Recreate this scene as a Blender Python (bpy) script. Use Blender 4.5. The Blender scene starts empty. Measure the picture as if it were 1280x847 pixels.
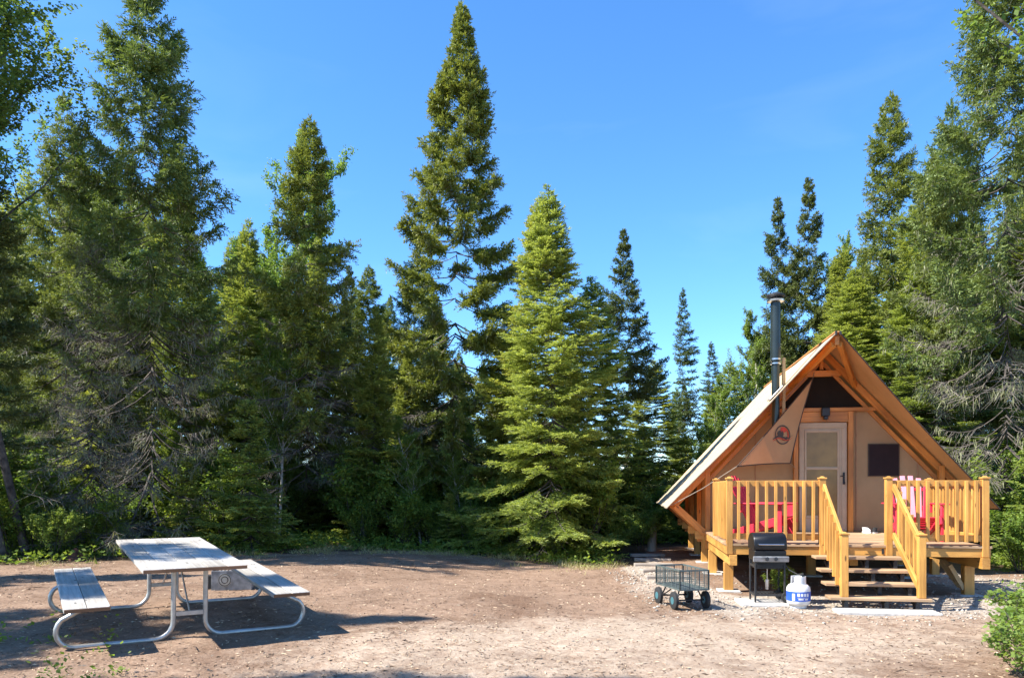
import bpy, math, random
import numpy as np
from mathutils import Vector, Matrix

# ------------------------------------------------------------------ scene, camera, light
sc = bpy.context.scene
col = sc.collection
R = math.radians
F = 961.0            # focal length in pixels of the 1280 px wide photograph
HZ = 610.0           # row of the horizon
EYE = 1.6
cam_d = bpy.data.cameras.new('camera'); cam = bpy.data.objects.new('camera', cam_d); col.objects.link(cam)
cam_d.sensor_width = 36.0; cam_d.lens = F / 1280 * 36
cam_d.shift_y = (HZ - 423.5) / 1280
cam_d.clip_end = 3000; cam_d.clip_start = 0.05
cam.location = (0, 0, EYE); cam.rotation_euler = (R(90), 0, 0)
sc.camera = cam

SUN_EL = R(47)
SUN_TRAVEL = Vector((1.0, 0.25, 0)).normalized()          # horizontal direction the light travels
sun_from = Vector((-SUN_TRAVEL.x * math.cos(SUN_EL), -SUN_TRAVEL.y * math.cos(SUN_EL), math.sin(SUN_EL)))
sd = bpy.data.lights.new('sun', 'SUN'); so = bpy.data.objects.new('sun', sd); col.objects.link(so)
sd.energy = 5.0; sd.angle = R(0.55); sd.color = (1.0, 0.965, 0.90)
so.rotation_euler = sun_from.to_track_quat('Z', 'Y').to_euler()
so.location = (-20, 0, 30)

w = bpy.data.worlds.new('World'); sc.world = w; w.use_nodes = True
nt = w.node_tree; nt.nodes.clear()
out = nt.nodes.new('ShaderNodeOutputWorld'); bg = nt.nodes.new('ShaderNodeBackground')
sky = nt.nodes.new('ShaderNodeTexSky'); sky.sky_type = 'NISHITA'; sky.sun_disc = False
sky.sun_elevation = SUN_EL
sky.sun_rotation = math.atan2(sun_from.x, sun_from.y)
sky.air_density = 1.0; sky.dust_density = 0.15; sky.ozone_density = 6.0; sky.altitude = 1500
hs = nt.nodes.new('ShaderNodeHueSaturation'); hs.inputs['Saturation'].default_value = 1.15
nt.links.new(sky.outputs[0], hs.inputs['Color']); 
tcw = nt.nodes.new('ShaderNodeTexCoord'); mpw = nt.nodes.new('ShaderNodeMapping'); mpw.inputs['Scale'].default_value = (2.0, 2.0, 7.0); mpw.inputs['Rotation'].default_value = (0.3, 0.5, 0.2)
nzw = nt.nodes.new('ShaderNodeTexNoise'); nzw.inputs['Scale'].default_value = 1.3; nzw.inputs['Detail'].default_value = 7; nzw.inputs['Distortion'].default_value = 0.8
rw = nt.nodes.new('ShaderNodeValToRGB'); rw.color_ramp.elements[0].position = 0.52; rw.color_ramp.elements[1].position = 0.85
rw.color_ramp.elements[1].color = (0.05, 0.05, 0.05, 1)
mw = nt.nodes.new('ShaderNodeMix'); mw.data_type = 'RGBA'; mw.inputs[7].default_value = (5.5, 6.2, 7.0, 1)
nt.links.new(tcw.outputs['Generated'], mpw.inputs[0]); nt.links.new(mpw.outputs[0], nzw.inputs['Vector']); nt.links.new(nzw.outputs[0], rw.inputs[0])
nt.links.new(rw.outputs[0], mw.inputs[0]); nt.links.new(hs.outputs[0], mw.inputs[6]); nt.links.new(mw.outputs[2], bg.inputs[0]); nt.links.new(bg.outputs[0], out.inputs[0])
bg.inputs[1].default_value = 0.145
sc.view_settings.view_transform = 'Standard'; sc.view_settings.look = 'None'
sc.view_settings.gamma = 1.0; sc.view_settings.use_curve_mapping = False
sc.view_settings.exposure = 1.35
sc.cycles.max_bounces = 7; sc.cycles.transparent_max_bounces = 6
sc.cycles.diffuse_bounces = 4

rng = np.random.default_rng(7)
random.seed(7)

# ------------------------------------------------------------------ materials
def mat(name):
    m = bpy.data.materials.new(name); m.use_nodes = True
    n = m.node_tree; b = n.nodes['Principled BSDF']
    return m, n, b
def N(n, t, **k):
    o = n.nodes.new(t)
    for a, v in k.items():
        if a in o.inputs: o.inputs[a].default_value = v
        else: setattr(o, a, v)
    return o
def ramp(n, stops):
    r = n.nodes.new('ShaderNodeValToRGB'); e = r.color_ramp.elements
    while len(e) < len(stops): e.new(0.5)
    for i, (p, c) in enumerate(stops):
        e[i].position = p; e[i].color = (*c, 1)
    return r
def coords(n, space='Object', scale=(1, 1, 1)):
    tc = n.nodes.new('ShaderNodeTexCoord'); mp = n.nodes.new('ShaderNodeMapping')
    mp.inputs['Scale'].default_value = scale
    n.links.new(tc.outputs[space], mp.inputs[0]); return mp.outputs[0]
def attr(n, name):
    a = n.nodes.new('ShaderNodeAttribute'); a.attribute_name = name; return a
def mixc(n, fac, a, b, mode='MIX'):
    m = n.nodes.new('ShaderNodeMix'); m.data_type = 'RGBA'; m.blend_type = mode
    for s, v in ((0, fac), (6, a), (7, b)):
        if isinstance(v, (int, float)): m.inputs[s].default_value = v
        elif isinstance(v, tuple): m.inputs[s].default_value = (*v, 1)
        else: n.links.new(v, m.inputs[s])
    return m.outputs[2]
def bump(n, b, src, strength=0.3, dist=0.01):
    bp = n.nodes.new('ShaderNodeBump'); bp.inputs['Strength'].default_value = strength; bp.inputs['Distance'].default_value = dist
    n.links.new(src, bp.inputs['Height']); n.links.new(bp.outputs[0], b.inputs['Normal'])

def plain(name, c, rough=0.6, metal=0.0, var=0.15, scale=8, spec=0.5):
    m, n, b = mat(name)
    nz = N(n, 'ShaderNodeTexNoise', Scale=scale, Detail=6.0); n.links.new(coords(n), nz.inputs['Vector'])
    d = tuple(x * (1 - var * 1.6) for x in c); u = tuple(min(1, x * (1 + var)) for x in c)
    r = ramp(n, [(0.3, d), (0.7, u)]); n.links.new(nz.outputs[0], r.inputs[0]); n.links.new(r.outputs[0], b.inputs['Base Color'])
    b.inputs['Roughness'].default_value = rough; b.inputs['Metallic'].default_value = metal
    b.inputs['Specular IOR Level'].default_value = spec
    return m
def wood(name, c, dark, rough=0.6, knots=True, contrast=1.0):
    """grain runs along the local length of each stick (attribute grain)"""
    m, n, b = mat(name)
    a = attr(n, 'grain')
    mp = n.nodes.new('ShaderNodeMapping'); mp.inputs['Scale'].default_value = (1.2, 22, 22)
    n.links.new(a.outputs['Vector'], mp.inputs[0])
    g = N(n, 'ShaderNodeTexNoise', Scale=1.6, Detail=8.0, Roughness=0.65, Distortion=0.6); n.links.new(mp.outputs[0], g.inputs['Vector'])
    r = ramp(n, [(0.5 - 0.25 / contrast, dark), (0.5 + 0.18 / contrast, c)]); n.links.new(g.outputs[0], r.inputs[0])
    big = N(n, 'ShaderNodeTexNoise', Scale=1.3, Detail=2.0); n.links.new(a.outputs['Vector'], big.inputs['Vector'])
    br = ramp(n, [(0.3, (0.60, 0.56, 0.50)), (0.7, (1.16, 1.14, 1.12))]); n.links.new(big.outputs[0], br.inputs[0])
    cc = mixc(n, 1.0, r.outputs[0], br.outputs[0], 'MULTIPLY')
    if knots:
        mk = n.nodes.new('ShaderNodeMapping'); mk.inputs['Scale'].default_value = (2.6, 9, 9); n.links.new(a.outputs['Vector'], mk.inputs[0])
        v = N(n, 'ShaderNodeTexVoronoi', Scale=1.0); n.links.new(mk.outputs[0], v.inputs['Vector'])
        kr = ramp(n, [(0.07, (1, 1, 1)), (0.13, (0, 0, 0))]); n.links.new(v.outputs[0], kr.inputs[0])
        cc = mixc(n, kr.outputs[0], cc, tuple(x * 0.35 for x in dark))
    n.links.new(cc, b.inputs['Base Color']); b.inputs['Roughness'].default_value = rough
    bump(n, b, g.outputs[0], 0.25, 0.004)
    return m
def leafmat(name, lo, hi, tip, trans=0.35, rough=0.55, big=0.8):
    m, n, b = mat(name)
    o = n.nodes['Material Output']
    a = attr(n, 'tip')
    nz = N(n, 'ShaderNodeTexNoise', Scale=big, Detail=3.0); n.links.new(coords(n), nz.inputs['Vector'])
    rr = ramp(n, [(0.35, lo), (0.65, hi)]); n.links.new(nz.outputs[0], rr.inputs[0])
    c1 = mixc(n, a.outputs['Fac'], rr.outputs[0], tip)
    oi = n.nodes.new('ShaderNodeObjectInfo')
    hr = ramp(n, [(0.0, (0.84, 0.95, 0.9)), (0.5, (1.0, 1.0, 1.0)), (1.0, (1.07, 1.03, 0.9))]); n.links.new(oi.outputs['Random'], hr.inputs[0])
    c = mixc(n, 1.0, c1, hr.outputs[0], 'MULTIPLY')
    n.links.new(c, b.inputs['Base Color']); b.inputs['Roughness'].default_value = rough
    b.inputs['Specular IOR Level'].default_value = 0.3
    t = n.nodes.new('ShaderNodeBsdfTranslucent')
    tc = mixc(n, 1.0, c, (1.3, 1.25, 0.65), 'MULTIPLY'); n.links.new(tc, t.inputs[0])
    mx = n.nodes.new('ShaderNodeMixShader'); mx.inputs[0].default_value = trans
    n.links.new(b.outputs[0], mx.inputs[1]); n.links.new(t.outputs[0], mx.inputs[2]); n.links.new(mx.outputs[0], o.inputs[0])
    return m
def fabric(name, c, trans=0.3, tcol=(1, 0.6, 0.3), inside=None):
    m, n, b = mat(name); o = n.nodes['Material Output']
    nz = N(n, 'ShaderNodeTexNoise', Scale=1.7, Detail=6.0, Roughness=0.6); n.links.new(coords(n), nz.inputs['Vector'])
    r = ramp(n, [(0.3, tuple(x * 0.82 for x in c)), (0.7, tuple(x * 1.05 for x in c))]); n.links.new(nz.outputs[0], r.inputs[0])
    cc = r.outputs[0]
    if inside:   # inner face coloured orange, standing in for light through the cloth
        ge = n.nodes.new('ShaderNodeNewGeometry'); ri = ramp(n, [(0.3, tuple(x * 0.85 for x in inside)), (0.7, inside)]); n.links.new(nz.outputs[0], ri.inputs[0])
        cc = mixc(n, ge.outputs['Backfacing'], ri.outputs[0], cc)
    n.links.new(cc, b.inputs['Base Color']); b.inputs['Roughness'].default_value = 0.75; b.inputs['Specular IOR Level'].default_value = 0.25
    w2 = N(n, 'ShaderNodeTexNoise', Scale=2.2, Detail=2.0); n.links.new(coords(n, scale=(1, 1, 0.4)), w2.inputs['Vector'])
    bump(n, b, w2.outputs[0], 0.5, 0.08)
    t = n.nodes.new('ShaderNodeBsdfTranslucent'); tc = mixc(n, 1.0, r.outputs[0], tcol, 'MULTIPLY'); n.links.new(tc, t.inputs[0])
    mx = n.nodes.new('ShaderNodeMixShader'); mx.inputs[0].default_value = trans
    n.links.new(b.outputs[0], mx.inputs[1]); n.links.new(t.outputs[0], mx.inputs[2]); n.links.new(mx.outputs[0], o.inputs[0])
    return m

M = {}
M['pine'] = wood('golden_stained_pine', (0.68, 0.36, 0.085), (0.42, 0.19, 0.04), 0.5)
M['frame'] = wood('orange_frame_timber', (0.68, 0.265, 0.045), (0.42, 0.14, 0.022), 0.5)
M['deck'] = wood('deck_board', (0.50, 0.34, 0.20), (0.28, 0.17, 0.09), 0.7)
M['grey_wood'] = wood('weathered_grey_plank', (0.52, 0.50, 0.46), (0.27, 0.25, 0.22), 0.75)
M['plank_end'] = wood('plank_end_brown', (0.30, 0.15, 0.07), (0.16, 0.08, 0.04), 0.8, False)
M['raw_wood'] = wood('raw_timber', (0.62, 0.45, 0.24), (0.42, 0.28, 0.13), 0.7)
M['old_wood'] = wood('stump_wood', (0.42, 0.37, 0.32), (0.2, 0.17, 0.14), 0.85)
M['rot'] = wood('rotten_red_wood', (0.16, 0.06, 0.03), (0.05, 0.02, 0.012), 0.9, False)
M['fly'] = fabric('roof_canvas', (0.58, 0.455, 0.29), 0.16, (1.25, 0.62, 0.26), (0.60, 0.30, 0.11))
M['wall'] = fabric('wall_canvas', (0.42, 0.255, 0.125), 0.12, (1.1, 0.7, 0.4))
M['tarp'] = fabric('tarp_canvas', (0.60, 0.36, 0.17), 0.28, (1.2, 0.6, 0.25))
M['screen'] = plain('black_mesh_screen', (0.018, 0.012, 0.008), 0.7, var=0.1, spec=0.1)
M['window'] = plain('dark_window_mesh', (0.022, 0.011, 0.011), 0.6, var=0.1, spec=0.15)
M['door'] = plain('pale_door', (0.46, 0.33, 0.21), 0.6, var=0.05, spec=0.2)
M['blind'] = plain('tan_blind', (0.24, 0.145, 0.04), 0.35, var=0.15, scale=5)
M['hem'] = plain('dark_hem', (0.06, 0.035, 0.02), 0.7)
M['blackm'] = plain('black_enamel', (0.008, 0.008, 0.009), 0.38, var=0.2, spec=0.4)
M['blackp'] = plain('black_paint', (0.02, 0.02, 0.02), 0.55, var=0.2)
M['steel'] = plain('steel', (0.55, 0.55, 0.56), 0.3, 1.0, var=0.1)
M['galv'] = plain('galvanised_tube', (0.50, 0.48, 0.44), 0.45, 0.75, var=0.12, scale=14)
M['firebox'] = plain('grey_firebox_steel', (0.30, 0.30, 0.30), 0.55, 0.5, var=0.3, scale=9)
M['pipe'] = plain('dark_green_grey_pipe', (0.028, 0.038, 0.036), 0.3, 0.3, var=0.15, scale=4)
M['pink'] = plain('sun_glare_plastic', (0.74, 0.27, 0.30), 0.45, var=0.08)
M['white'] = plain('white_paint', (0.68, 0.67, 0.64), 0.4, var=0.12)
M['blue'] = plain('blue_label', (0.02, 0.09, 0.45), 0.35, var=0.1)
M['red'] = plain('red_plastic', (0.62, 0.025, 0.05), 0.42, var=0.08)
M['emb_red'] = plain('emblem_red', (0.55, 0.05, 0.02), 0.7)
M['emb_dark'] = plain('emblem_dark', (0.07, 0.045, 0.03), 0.7)
M['greenm'] = plain('green_grey_cart_paint', (0.10, 0.125, 0.115), 0.5, 0.2, var=0.2)
M['hub'] = plain('teal_hub', (0.05, 0.15, 0.17), 0.5)
M['rubber'] = plain('rubber', (0.02, 0.02, 0.02), 0.8)
M['stone'] = plain('pale_slab', (0.46, 0.43, 0.39), 0.85, var=0.2, scale=12)
M['rope'] = plain('rope', (0.30, 0.24, 0.17), 0.8)
M['bark'] = plain('spruce_bark', (0.085, 0.068, 0.055), 0.9, var=0.5, scale=10)
M['bark_dark'] = plain('dark_bark', (0.06, 0.045, 0.036), 0.9, var=0.5, scale=10)
M['deadwood'] = plain('dead_twig', (0.21, 0.18, 0.15), 0.9, var=0.3, scale=6)
M['bark_pale'] = plain('pale_birch_bark', (0.42, 0.38, 0.33), 0.8, var=0.3, scale=9)
M['spruce'] = leafmat('spruce_needles', (0.088, 0.135, 0.028), (0.145, 0.190, 0.036), (0.33, 0.34, 0.085), 0.30)
M['spruce_blue'] = leafmat('spruce_needles_dark', (0.050, 0.082, 0.034), (0.085, 0.115, 0.042), (0.20, 0.23, 0.07), 0.28)
M['old_spruce'] = leafmat('old_spruce_needles', (0.088, 0.128, 0.042), (0.145, 0.180, 0.054), (0.30, 0.34, 0.10), 0.30)
M['fir'] = leafmat('fir_needles', (0.13, 0.18, 0.038), (0.19, 0.235, 0.05), (0.44, 0.47, 0.13), 0.5)
M['lichen'] = leafmat('hanging_lichen', (0.14, 0.155, 0.08), (0.23, 0.24, 0.13), (0.30, 0.30, 0.18), 0.3)
M['leaf'] = leafmat('broad_leaves', (0.085, 0.15, 0.026), (0.14, 0.21, 0.036), (0.26, 0.33, 0.06), 0.5)
M['leaf_pale'] = leafmat('pale_broad_leaves', (0.13, 0.20, 0.04), (0.19, 0.27, 0.055), (0.30, 0.37, 0.09), 0.5)
M['leaf_aspen'] = leafmat('aspen_leaves', (0.08, 0.14, 0.035), (0.13, 0.19, 0.05), (0.26, 0.32, 0.08), 0.5)

# ------------------------------------------------------------------ mesh building
class MB:
    def __init__(s): s.v = []; s.f = []; s.g = []; s.n = 0; s.m = []
    def add(s, vs, fs, grain=None, mi=0):
        vs = [tuple(p) for p in vs]
        s.v += vs; s.g += (grain if grain is not None else vs)
        s.f += [tuple(i + s.n for i in f) for f in fs]; s.m += [mi] * len(fs); s.n += len(vs)
    def box(s, c, size, rot=None, mi=0, taper=None):
        c = Vector(c); hx, hy, hz = (x / 2 for x in size)
        off = Vector((random.random() * 40, random.random() * 40, random.random() * 40))
        ax = max(range(3), key=lambda i: size[i])
        vs = []; gs = []
        for z in (-hz, hz):
            for x, y in ((-hx, -hy), (hx, -hy), (hx, hy), (-hx, hy)):
                k = 1 if (taper is None or z < 0) else taper
                p = Vector((x * k, y * k, z)); q = rot @ p if rot is not None else p
                vs.append(c + q)
                a = [p[ax], p[(ax + 1) % 3], p[(ax + 2) % 3]]
                gs.append(tuple(Vector(a) + off))
        s.add(vs, [(3, 2, 1, 0), (4, 5, 6, 7), (0, 1, 5, 4), (1, 2, 6, 5), (2, 3, 7, 6), (3, 0, 4, 7)], gs, mi)
        return s
    def beam(s, p, q, wid, dep, up=(0, 0, 1), mi=0):
        p = Vector(p); q = Vector(q); x = (q - p).normalized(); y = Vector(up).cross(x)
        if y.length < 1e-4: y = Vector((0, 1, 0)).cross(x)
        y.normalize(); z = x.cross(y)
        rot = Matrix((x, y, z)).transposed()
        return s.box((p + q) / 2, ((q - p).length, wid, dep), rot, mi)
    def tube(s, pts, r, seg=10, closed=False, cap=True, mi=0):
        pts = [Vector(p) for p in pts]; n = len(pts)
        rs = r if isinstance(r, (list, tuple)) else [r] * n
        vs = []; fs = []; gs = []
        nrm = None; L = 0
        off = random.random() * 30
        for i, p in enumerate(pts):
            a = pts[(i - 1) % n] if (closed or i > 0) else p
            b = pts[(i + 1) % n] if (closed or i < n - 1) else p
            t = (b - a).normalized()
            if nrm is None:
                nrm = t.orthogonal().normalized()
            nrm = (nrm - t * nrm.dot(t)).normalized(); bn = t.cross(nrm)
            if i: L += (p - pts[i - 1]).length
            for k in range(seg):
                an = 2 * math.pi * k / seg
                vs.append(p + (nrm * math.cos(an) + bn * math.sin(an)) * rs[i]); gs.append((L + off, math.cos(an) * rs[i], math.sin(an) * rs[i]))
        m = n if closed else n - 1
        for i in range(m):
            j = (i + 1) % n
            for k in range(seg):
                l = (k + 1) % seg
                fs.append((i * seg + k, i * seg + l, j * seg + l, j * seg + k))
        if cap and not closed:
            fs.append(tuple(reversed(range(seg)))); fs.append(tuple((n - 1) * seg + k for k in range(seg)))
        s.add(vs, fs, gs, mi); return s
    def lathe(s, c, prof, seg=24, mi=0):
        c = Vector(c); vs = []; fs = []
        for r, z in prof:
            for k in range(seg):
                a = 2 * math.pi * k / seg; vs.append(c + Vector((r * math.cos(a), r * math.sin(a), z)))
        for i in range(len(prof) - 1):
            for k in range(seg):
                l = (k + 1) % seg; fs.append((i * seg + k, i * seg + l, (i + 1) * seg + l, (i + 1) * seg + k))
        fs.append(tuple(reversed(range(seg)))); fs.append(tuple((len(prof) - 1) * seg + k for k in range(seg)))
        s.add(vs, fs, None, mi); return s
    def prism(s, poly, axis, d, mi=0):
        """poly: list of 3d points, extruded by vector d"""
        a = [Vector(p) for p in poly]; d = Vector(d); b = [p + d for p in a]; n = len(a)
        fs = [tuple(reversed(range(n))), tuple(n + i for i in range(n))] + [(i, (i + 1) % n, n + (i + 1) % n, n + i) for i in range(n)]
        s.add(a + b, fs, None, mi); return s
    def build(s, name, m, parent=None, bevel=0.0, smooth=False):
        me = bpy.data.meshes.new(name); me.from_pydata(s.v, [], s.f); me.update()
        ms = m if isinstance(m, list) else [m]
        for x in ms: me.materials.append(M[x] if isinstance(x, str) else x)
        if len(ms) > 1: me.polygons.foreach_set('material_index', s.m)
        a = me.attributes.new('grain', 'FLOAT_VECTOR', 'POINT'); a.data.foreach_set('vector', [c for g in s.g for c in g])
        if smooth:
            me.polygons.foreach_set('use_smooth', [True] * len(me.polygons))
            me.set_sharp_from_angle(angle=R(40))
        o = bpy.data.objects.new(name, me); col.objects.link(o); o.parent = parent
        if bevel:
            bm = o.modifiers.new('bevel', 'BEVEL'); bm.width = bevel; bm.segments = 1; bm.limit_method = 'ANGLE'
        return o

def empty(name, loc=(0, 0, 0), rot=(0, 0, 0), label=None, cat=None, group=None):
    o = bpy.data.objects.new(name, None); col.objects.link(o); o.location = loc; o.rotation_euler = rot
    o.empty_display_size = 0.1
    tag(o, label, cat, group); return o
def tag(o, label=None, cat=None, group=None, kind=None):
    if label: o['label'] = label
    if cat: o['category'] = cat
    if group: o['group'] = group
    if kind: o['kind'] = kind
    return o

def np_mesh(name, V, quads=None, tris=None, m=None, tip=None, parent=None):
    me = bpy.data.meshes.new(name)
    V = np.asarray(V, dtype=np.float32)
    nq = 0 if quads is None else len(quads); ntri = 0 if tris is None else len(tris)
    loops = np.concatenate([x.ravel() for x in (quads, tris) if x is not None and len(x)]).astype(np.int32)
    starts = np.concatenate([np.arange(nq) * 4, nq * 4 + np.arange(ntri) * 3]).astype(np.int32)
    me.vertices.add(len(V)); me.vertices.foreach_set('co', V.ravel())
    me.loops.add(len(loops)); me.loops.foreach_set('vertex_index', loops)
    me.polygons.add(len(starts)); me.polygons.foreach_set('loop_start', starts)
    me.update(calc_edges=True)
    if tip is not None:
        a = me.attributes.new('tip', 'FLOAT', 'POINT'); a.data.foreach_set('value', np.asarray(tip, dtype=np.float32))
    me.materials.append(M[m] if isinstance(m, str) else m)
    o = bpy.data.objects.new(name, me); col.objects.link(o); o.parent = parent
    return o

def smooth(a, b, x):
    t = np.clip((x - a) / (b - a), 0, 1); return t * t * (3 - 2 * t)

# ------------------------------------------------------------------ ground
def gz(x, y):
    x = np.asarray(x, float); y = np.asarray(y, float)
    left = 0.10 + 0.062 * (np.clip(y, 3, 9.6) - 7.3)
    left = left * smooth(2.0, -4.5, x)
    right = 0.35 * smooth(10.5, 22, x)
    back = 0.5 * smooth(20, 60, y)
    bumps = 0.025 * np.sin(x * 0.9 + 1.3) * np.sin(y * 0.8 + .4)
    flat = smooth(2.0, 3.5, x) * smooth(9.8, 8.6, x) * smooth(9.2, 10.0, y) * smooth(22, 18, y)
    return left + right + back + bumps * (1 - flat)
def gzf(x, y): return float(gz(x, y))
_ybx = np.array([-40, -14, -9.2, -5.5, -3.7, -1.4, 0.2, 1.6, 2.9, 3.6, 5, 8.5, 9.6, 10.5, 14, 40.])
_yby = np.array([11, 12.2, 13.6, 16.0, 17.2, 17.6, 16.7, 15.9, 16.6, 20.5, 21.5, 21, 17.5, 12.5, 9.5, 8.])
def yb(x): return np.interp(x, _ybx, _yby)

def nonuni(lo, hi, a, b, d):
    mid = np.arange(a, b, d); l = []; x = a; s = d
    while x > lo: s *= 1.25; x -= s; l.append(x)
    r = []; x = mid[-1]; s = d
    while x < hi: s *= 1.25; x += s; r.append(x)
    return np.concatenate([l[::-1], mid, r])
gx = nonuni(-900, 900, -13, 15, 0.075); gy = nonuni(-60, 1500, 4.5, 24, 0.075)
GX, GY = np.meshgrid(gx, gy)
def vnoise(x, y, seed, sc_):
    r = np.random.default_rng(seed); T = r.random((64, 64))
    u = x * sc_; v = y * sc_; i = np.floor(u).astype(int); j = np.floor(v).astype(int); fu = u - i; fv = v - j
    fu = fu * fu * (3 - 2 * fu); fv = fv * fv * (3 - 2 * fv)
    g = lambda a, b: T[a % 64, b % 64]
    return (g(i, j) * (1 - fu) * (1 - fv) + g(i + 1, j) * fu * (1 - fv) + g(i, j + 1) * (1 - fu) * fv + g(i + 1, j + 1) * fu * fv)
def fbm(x, y, seed, s0, o=4):
    t = 0; a = 1; tot = 0
    for k in range(o): t = t + a * vnoise(x, y, seed + k, s0 * 2 ** k); tot += a; a *= 0.55
    return t / tot
GZ = gz(GX, GY) + (fbm(GX, GY, 3, 2.2, 4) - 0.5) * 0.045 * smooth(80, 30, np.abs(GX) + np.abs(GY))
ny, nx = GX.shape
V = np.stack([GX.ravel(), GY.ravel(), GZ.ravel()], 1)
idx = np.arange(ny * nx).reshape(ny, nx)
Q = np.stack([idx[:-1, :-1].ravel(), idx[:-1, 1:].ravel(), idx[1:, 1:].ravel(), idx[1:, :-1].ravel()], 1)

def ground_mat():
    m, n, b = mat('clearing_soil')
    k = attr(n, 'kinds')          # r: forest floor, g: gravel, b: pale packed dirt
    sp = n.nodes.new('ShaderNodeSeparateColor'); n.links.new(k.outputs['Color'], sp.inputs[0])
    co = coords(n)
    def noise(s, d=8.0, ro=0.6, dist=0.0):
        z = N(n, 'ShaderNodeTexNoise', Scale=s, Detail=d, Roughness=ro, Distortion=dist); n.links.new(co, z.inputs['Vector']); return z.outputs[0]
    def mth(op, a, c):
        z = n.nodes.new('ShaderNodeMath'); z.operation = op
        for i, v in enumerate((a, c)):
            if isinstance(v, (int, float)): z.inputs[i].default_value = v
            else: n.links.new(v, z.inputs[i])
        return z.outputs[0]
    def edge(w_, z, wid=0.1):
        r = n.nodes.new('ShaderNodeMapRange'); r.inputs['From Min'].default_value = 0.5 - wid; r.inputs['From Max'].default_value = 0.5 + wid
        n.links.new(mth('ADD', w_, mth('MULTIPLY', mth('SUBTRACT', z, 0.5), 0.9)), r.inputs[0]); return r.outputs[0]
    fine = noise(28, 8, 0.75); mid = noise(5, 8, 0.7, 0.5); big = noise(0.8, 4)
    r1 = ramp(n, [(0.30, (0.115, 0.066, 0.038)), (0.5, (0.225, 0.150, 0.103)), (0.72, (0.35, 0.25, 0.18))]); n.links.new(mth('ADD', mth('MULTIPLY', fine, 0.55), mth('MULTIPLY', mid, 0.45)), r1.inputs[0])
    r2 = ramp(n, [(0.3, (0.22, 0.155, 0.11)), (0.5, (0.36, 0.28, 0.21)), (0.7, (0.47, 0.385, 0.30))]); n.links.new(mth('ADD', mth('MULTIPLY', fine, 0.6), mth('MULTIPLY', mid, 0.4)), r2.inputs[0])
    vg = N(n, 'ShaderNodeTexVoronoi', Scale=42.0); n.links.new(co, vg.inputs['Vector'])
    gsep = n.nodes.new('ShaderNodeSeparateColor'); n.links.new(vg.outputs['Color'], gsep.inputs[0])
    r3 = ramp(n, [(0.0, (0.20, 0.17, 0.135)), (0.6, (0.36, 0.31, 0.25)), (1.0, (0.56, 0.50, 0.42))]); n.links.new(gsep.outputs[0], r3.inputs[0])
    g3 = mixc(n, 0.5, r3.outputs[0], r2.outputs[0])
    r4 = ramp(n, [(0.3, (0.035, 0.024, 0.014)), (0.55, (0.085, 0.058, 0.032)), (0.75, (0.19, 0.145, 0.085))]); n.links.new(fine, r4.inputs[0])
    rb = ramp(n, [(0.33, (0.74, 0.67, 0.62)), (0.47, (1.02, 1.0, 0.97)), (0.66, (1.25, 1.23, 1.20))]); nb2 = noise(0.55, 6, 0.65, 1.0); n.links.new(nb2, rb.inputs[0])
    c = mixc(n, edge(sp.outputs[2], mid, 0.22), r1.outputs[0], r2.outputs[0])
    c = mixc(n, 1.0, c, rb.outputs[0], 'MULTIPLY')
    c = mixc(n, edge(sp.outputs[1], mid, 0.2), c, g3)
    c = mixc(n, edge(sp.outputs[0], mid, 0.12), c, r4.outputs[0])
    # scattered needles and chips
    for s_, sx, colr, th in ((30, (1, 0.22, 1), (0.44, 0.33, 0.21), 0.08), (26, (0.25, 1, 1), (0.46, 0.34, 0.22), 0.10), (22, (1, 1, 1), (0.10, 0.06, 0.035), 0.085)):
        v = N(n, 'ShaderNodeTexVoronoi', Scale=float(s_)); mp = n.nodes.new('ShaderNodeMapping'); mp.inputs['Scale'].default_value = sx; mp.inputs['Rotation'].default_value = (0, 0, s_ * 0.3)
        n.links.new(co, mp.inputs[0]); n.links.new(mp.outputs[0], v.inputs['Vector'])
        rr = ramp(n, [(th, (1, 1, 1)), (th + 0.03, (0, 0, 0))]); n.links.new(v.outputs[0], rr.inputs[0])
        c = mixc(n, mth('MULTIPLY', rr.outputs[0], 0.5), c, colr)
    n.links.new(c, b.inputs['Base Color']); b.inputs['Roughness'].default_value = 0.95; b.inputs['Specular IOR Level'].default_value = 0.15
    h = mth('ADD', mth('MULTIPLY', fine, 0.5), mth('MULTIPLY', mid, 1.0))
    bump(n, b, h, 0.7, 0.05)
    return m
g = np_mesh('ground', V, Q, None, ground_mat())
tag(g, kind='structure')
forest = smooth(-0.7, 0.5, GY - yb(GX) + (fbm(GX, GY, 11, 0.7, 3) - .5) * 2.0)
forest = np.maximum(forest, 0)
dx = (GX - 5.6) / 4.1; dy = (GY - 12.3) / 3.2
gravel = 0.85 * smooth(1.15, 0.65, np.sqrt(dx ** 2 + dy ** 2)) * (0.65 + .35 * smooth(9.0, 10.2, GY))
gravel = np.maximum(gravel, smooth(1.0, 0.6, np.hypot((GX - 3.0) / 1.0, (GY - 15) / 7)) * 0.9)
deck_shade = smooth(3.0, 3.4, GX) * smooth(7.3, 6.9, GX) * smooth(11.2, 11.8, GY)
gravel = gravel * (1 - 0.85 * deck_shade)  # pale gravel swapped for dark soil to deepen the shade under the deck
pale = 0.62 * smooth(1.2, 0.4, np.hypot((GX - 0.8) / 4.2, (GY - 7.0) / 2.6)) + 0.45 * smooth(1.3, 0.5, np.hypot((GX - 4.5) / 4, (GY - 9.0) / 1.6))
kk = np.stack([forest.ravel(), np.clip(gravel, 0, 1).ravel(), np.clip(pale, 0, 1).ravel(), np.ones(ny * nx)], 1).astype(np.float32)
a = g.data.color_attributes.new('kinds', 'FLOAT_COLOR', 'POINT'); a.data.foreach_set('color', kk.ravel())
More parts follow.
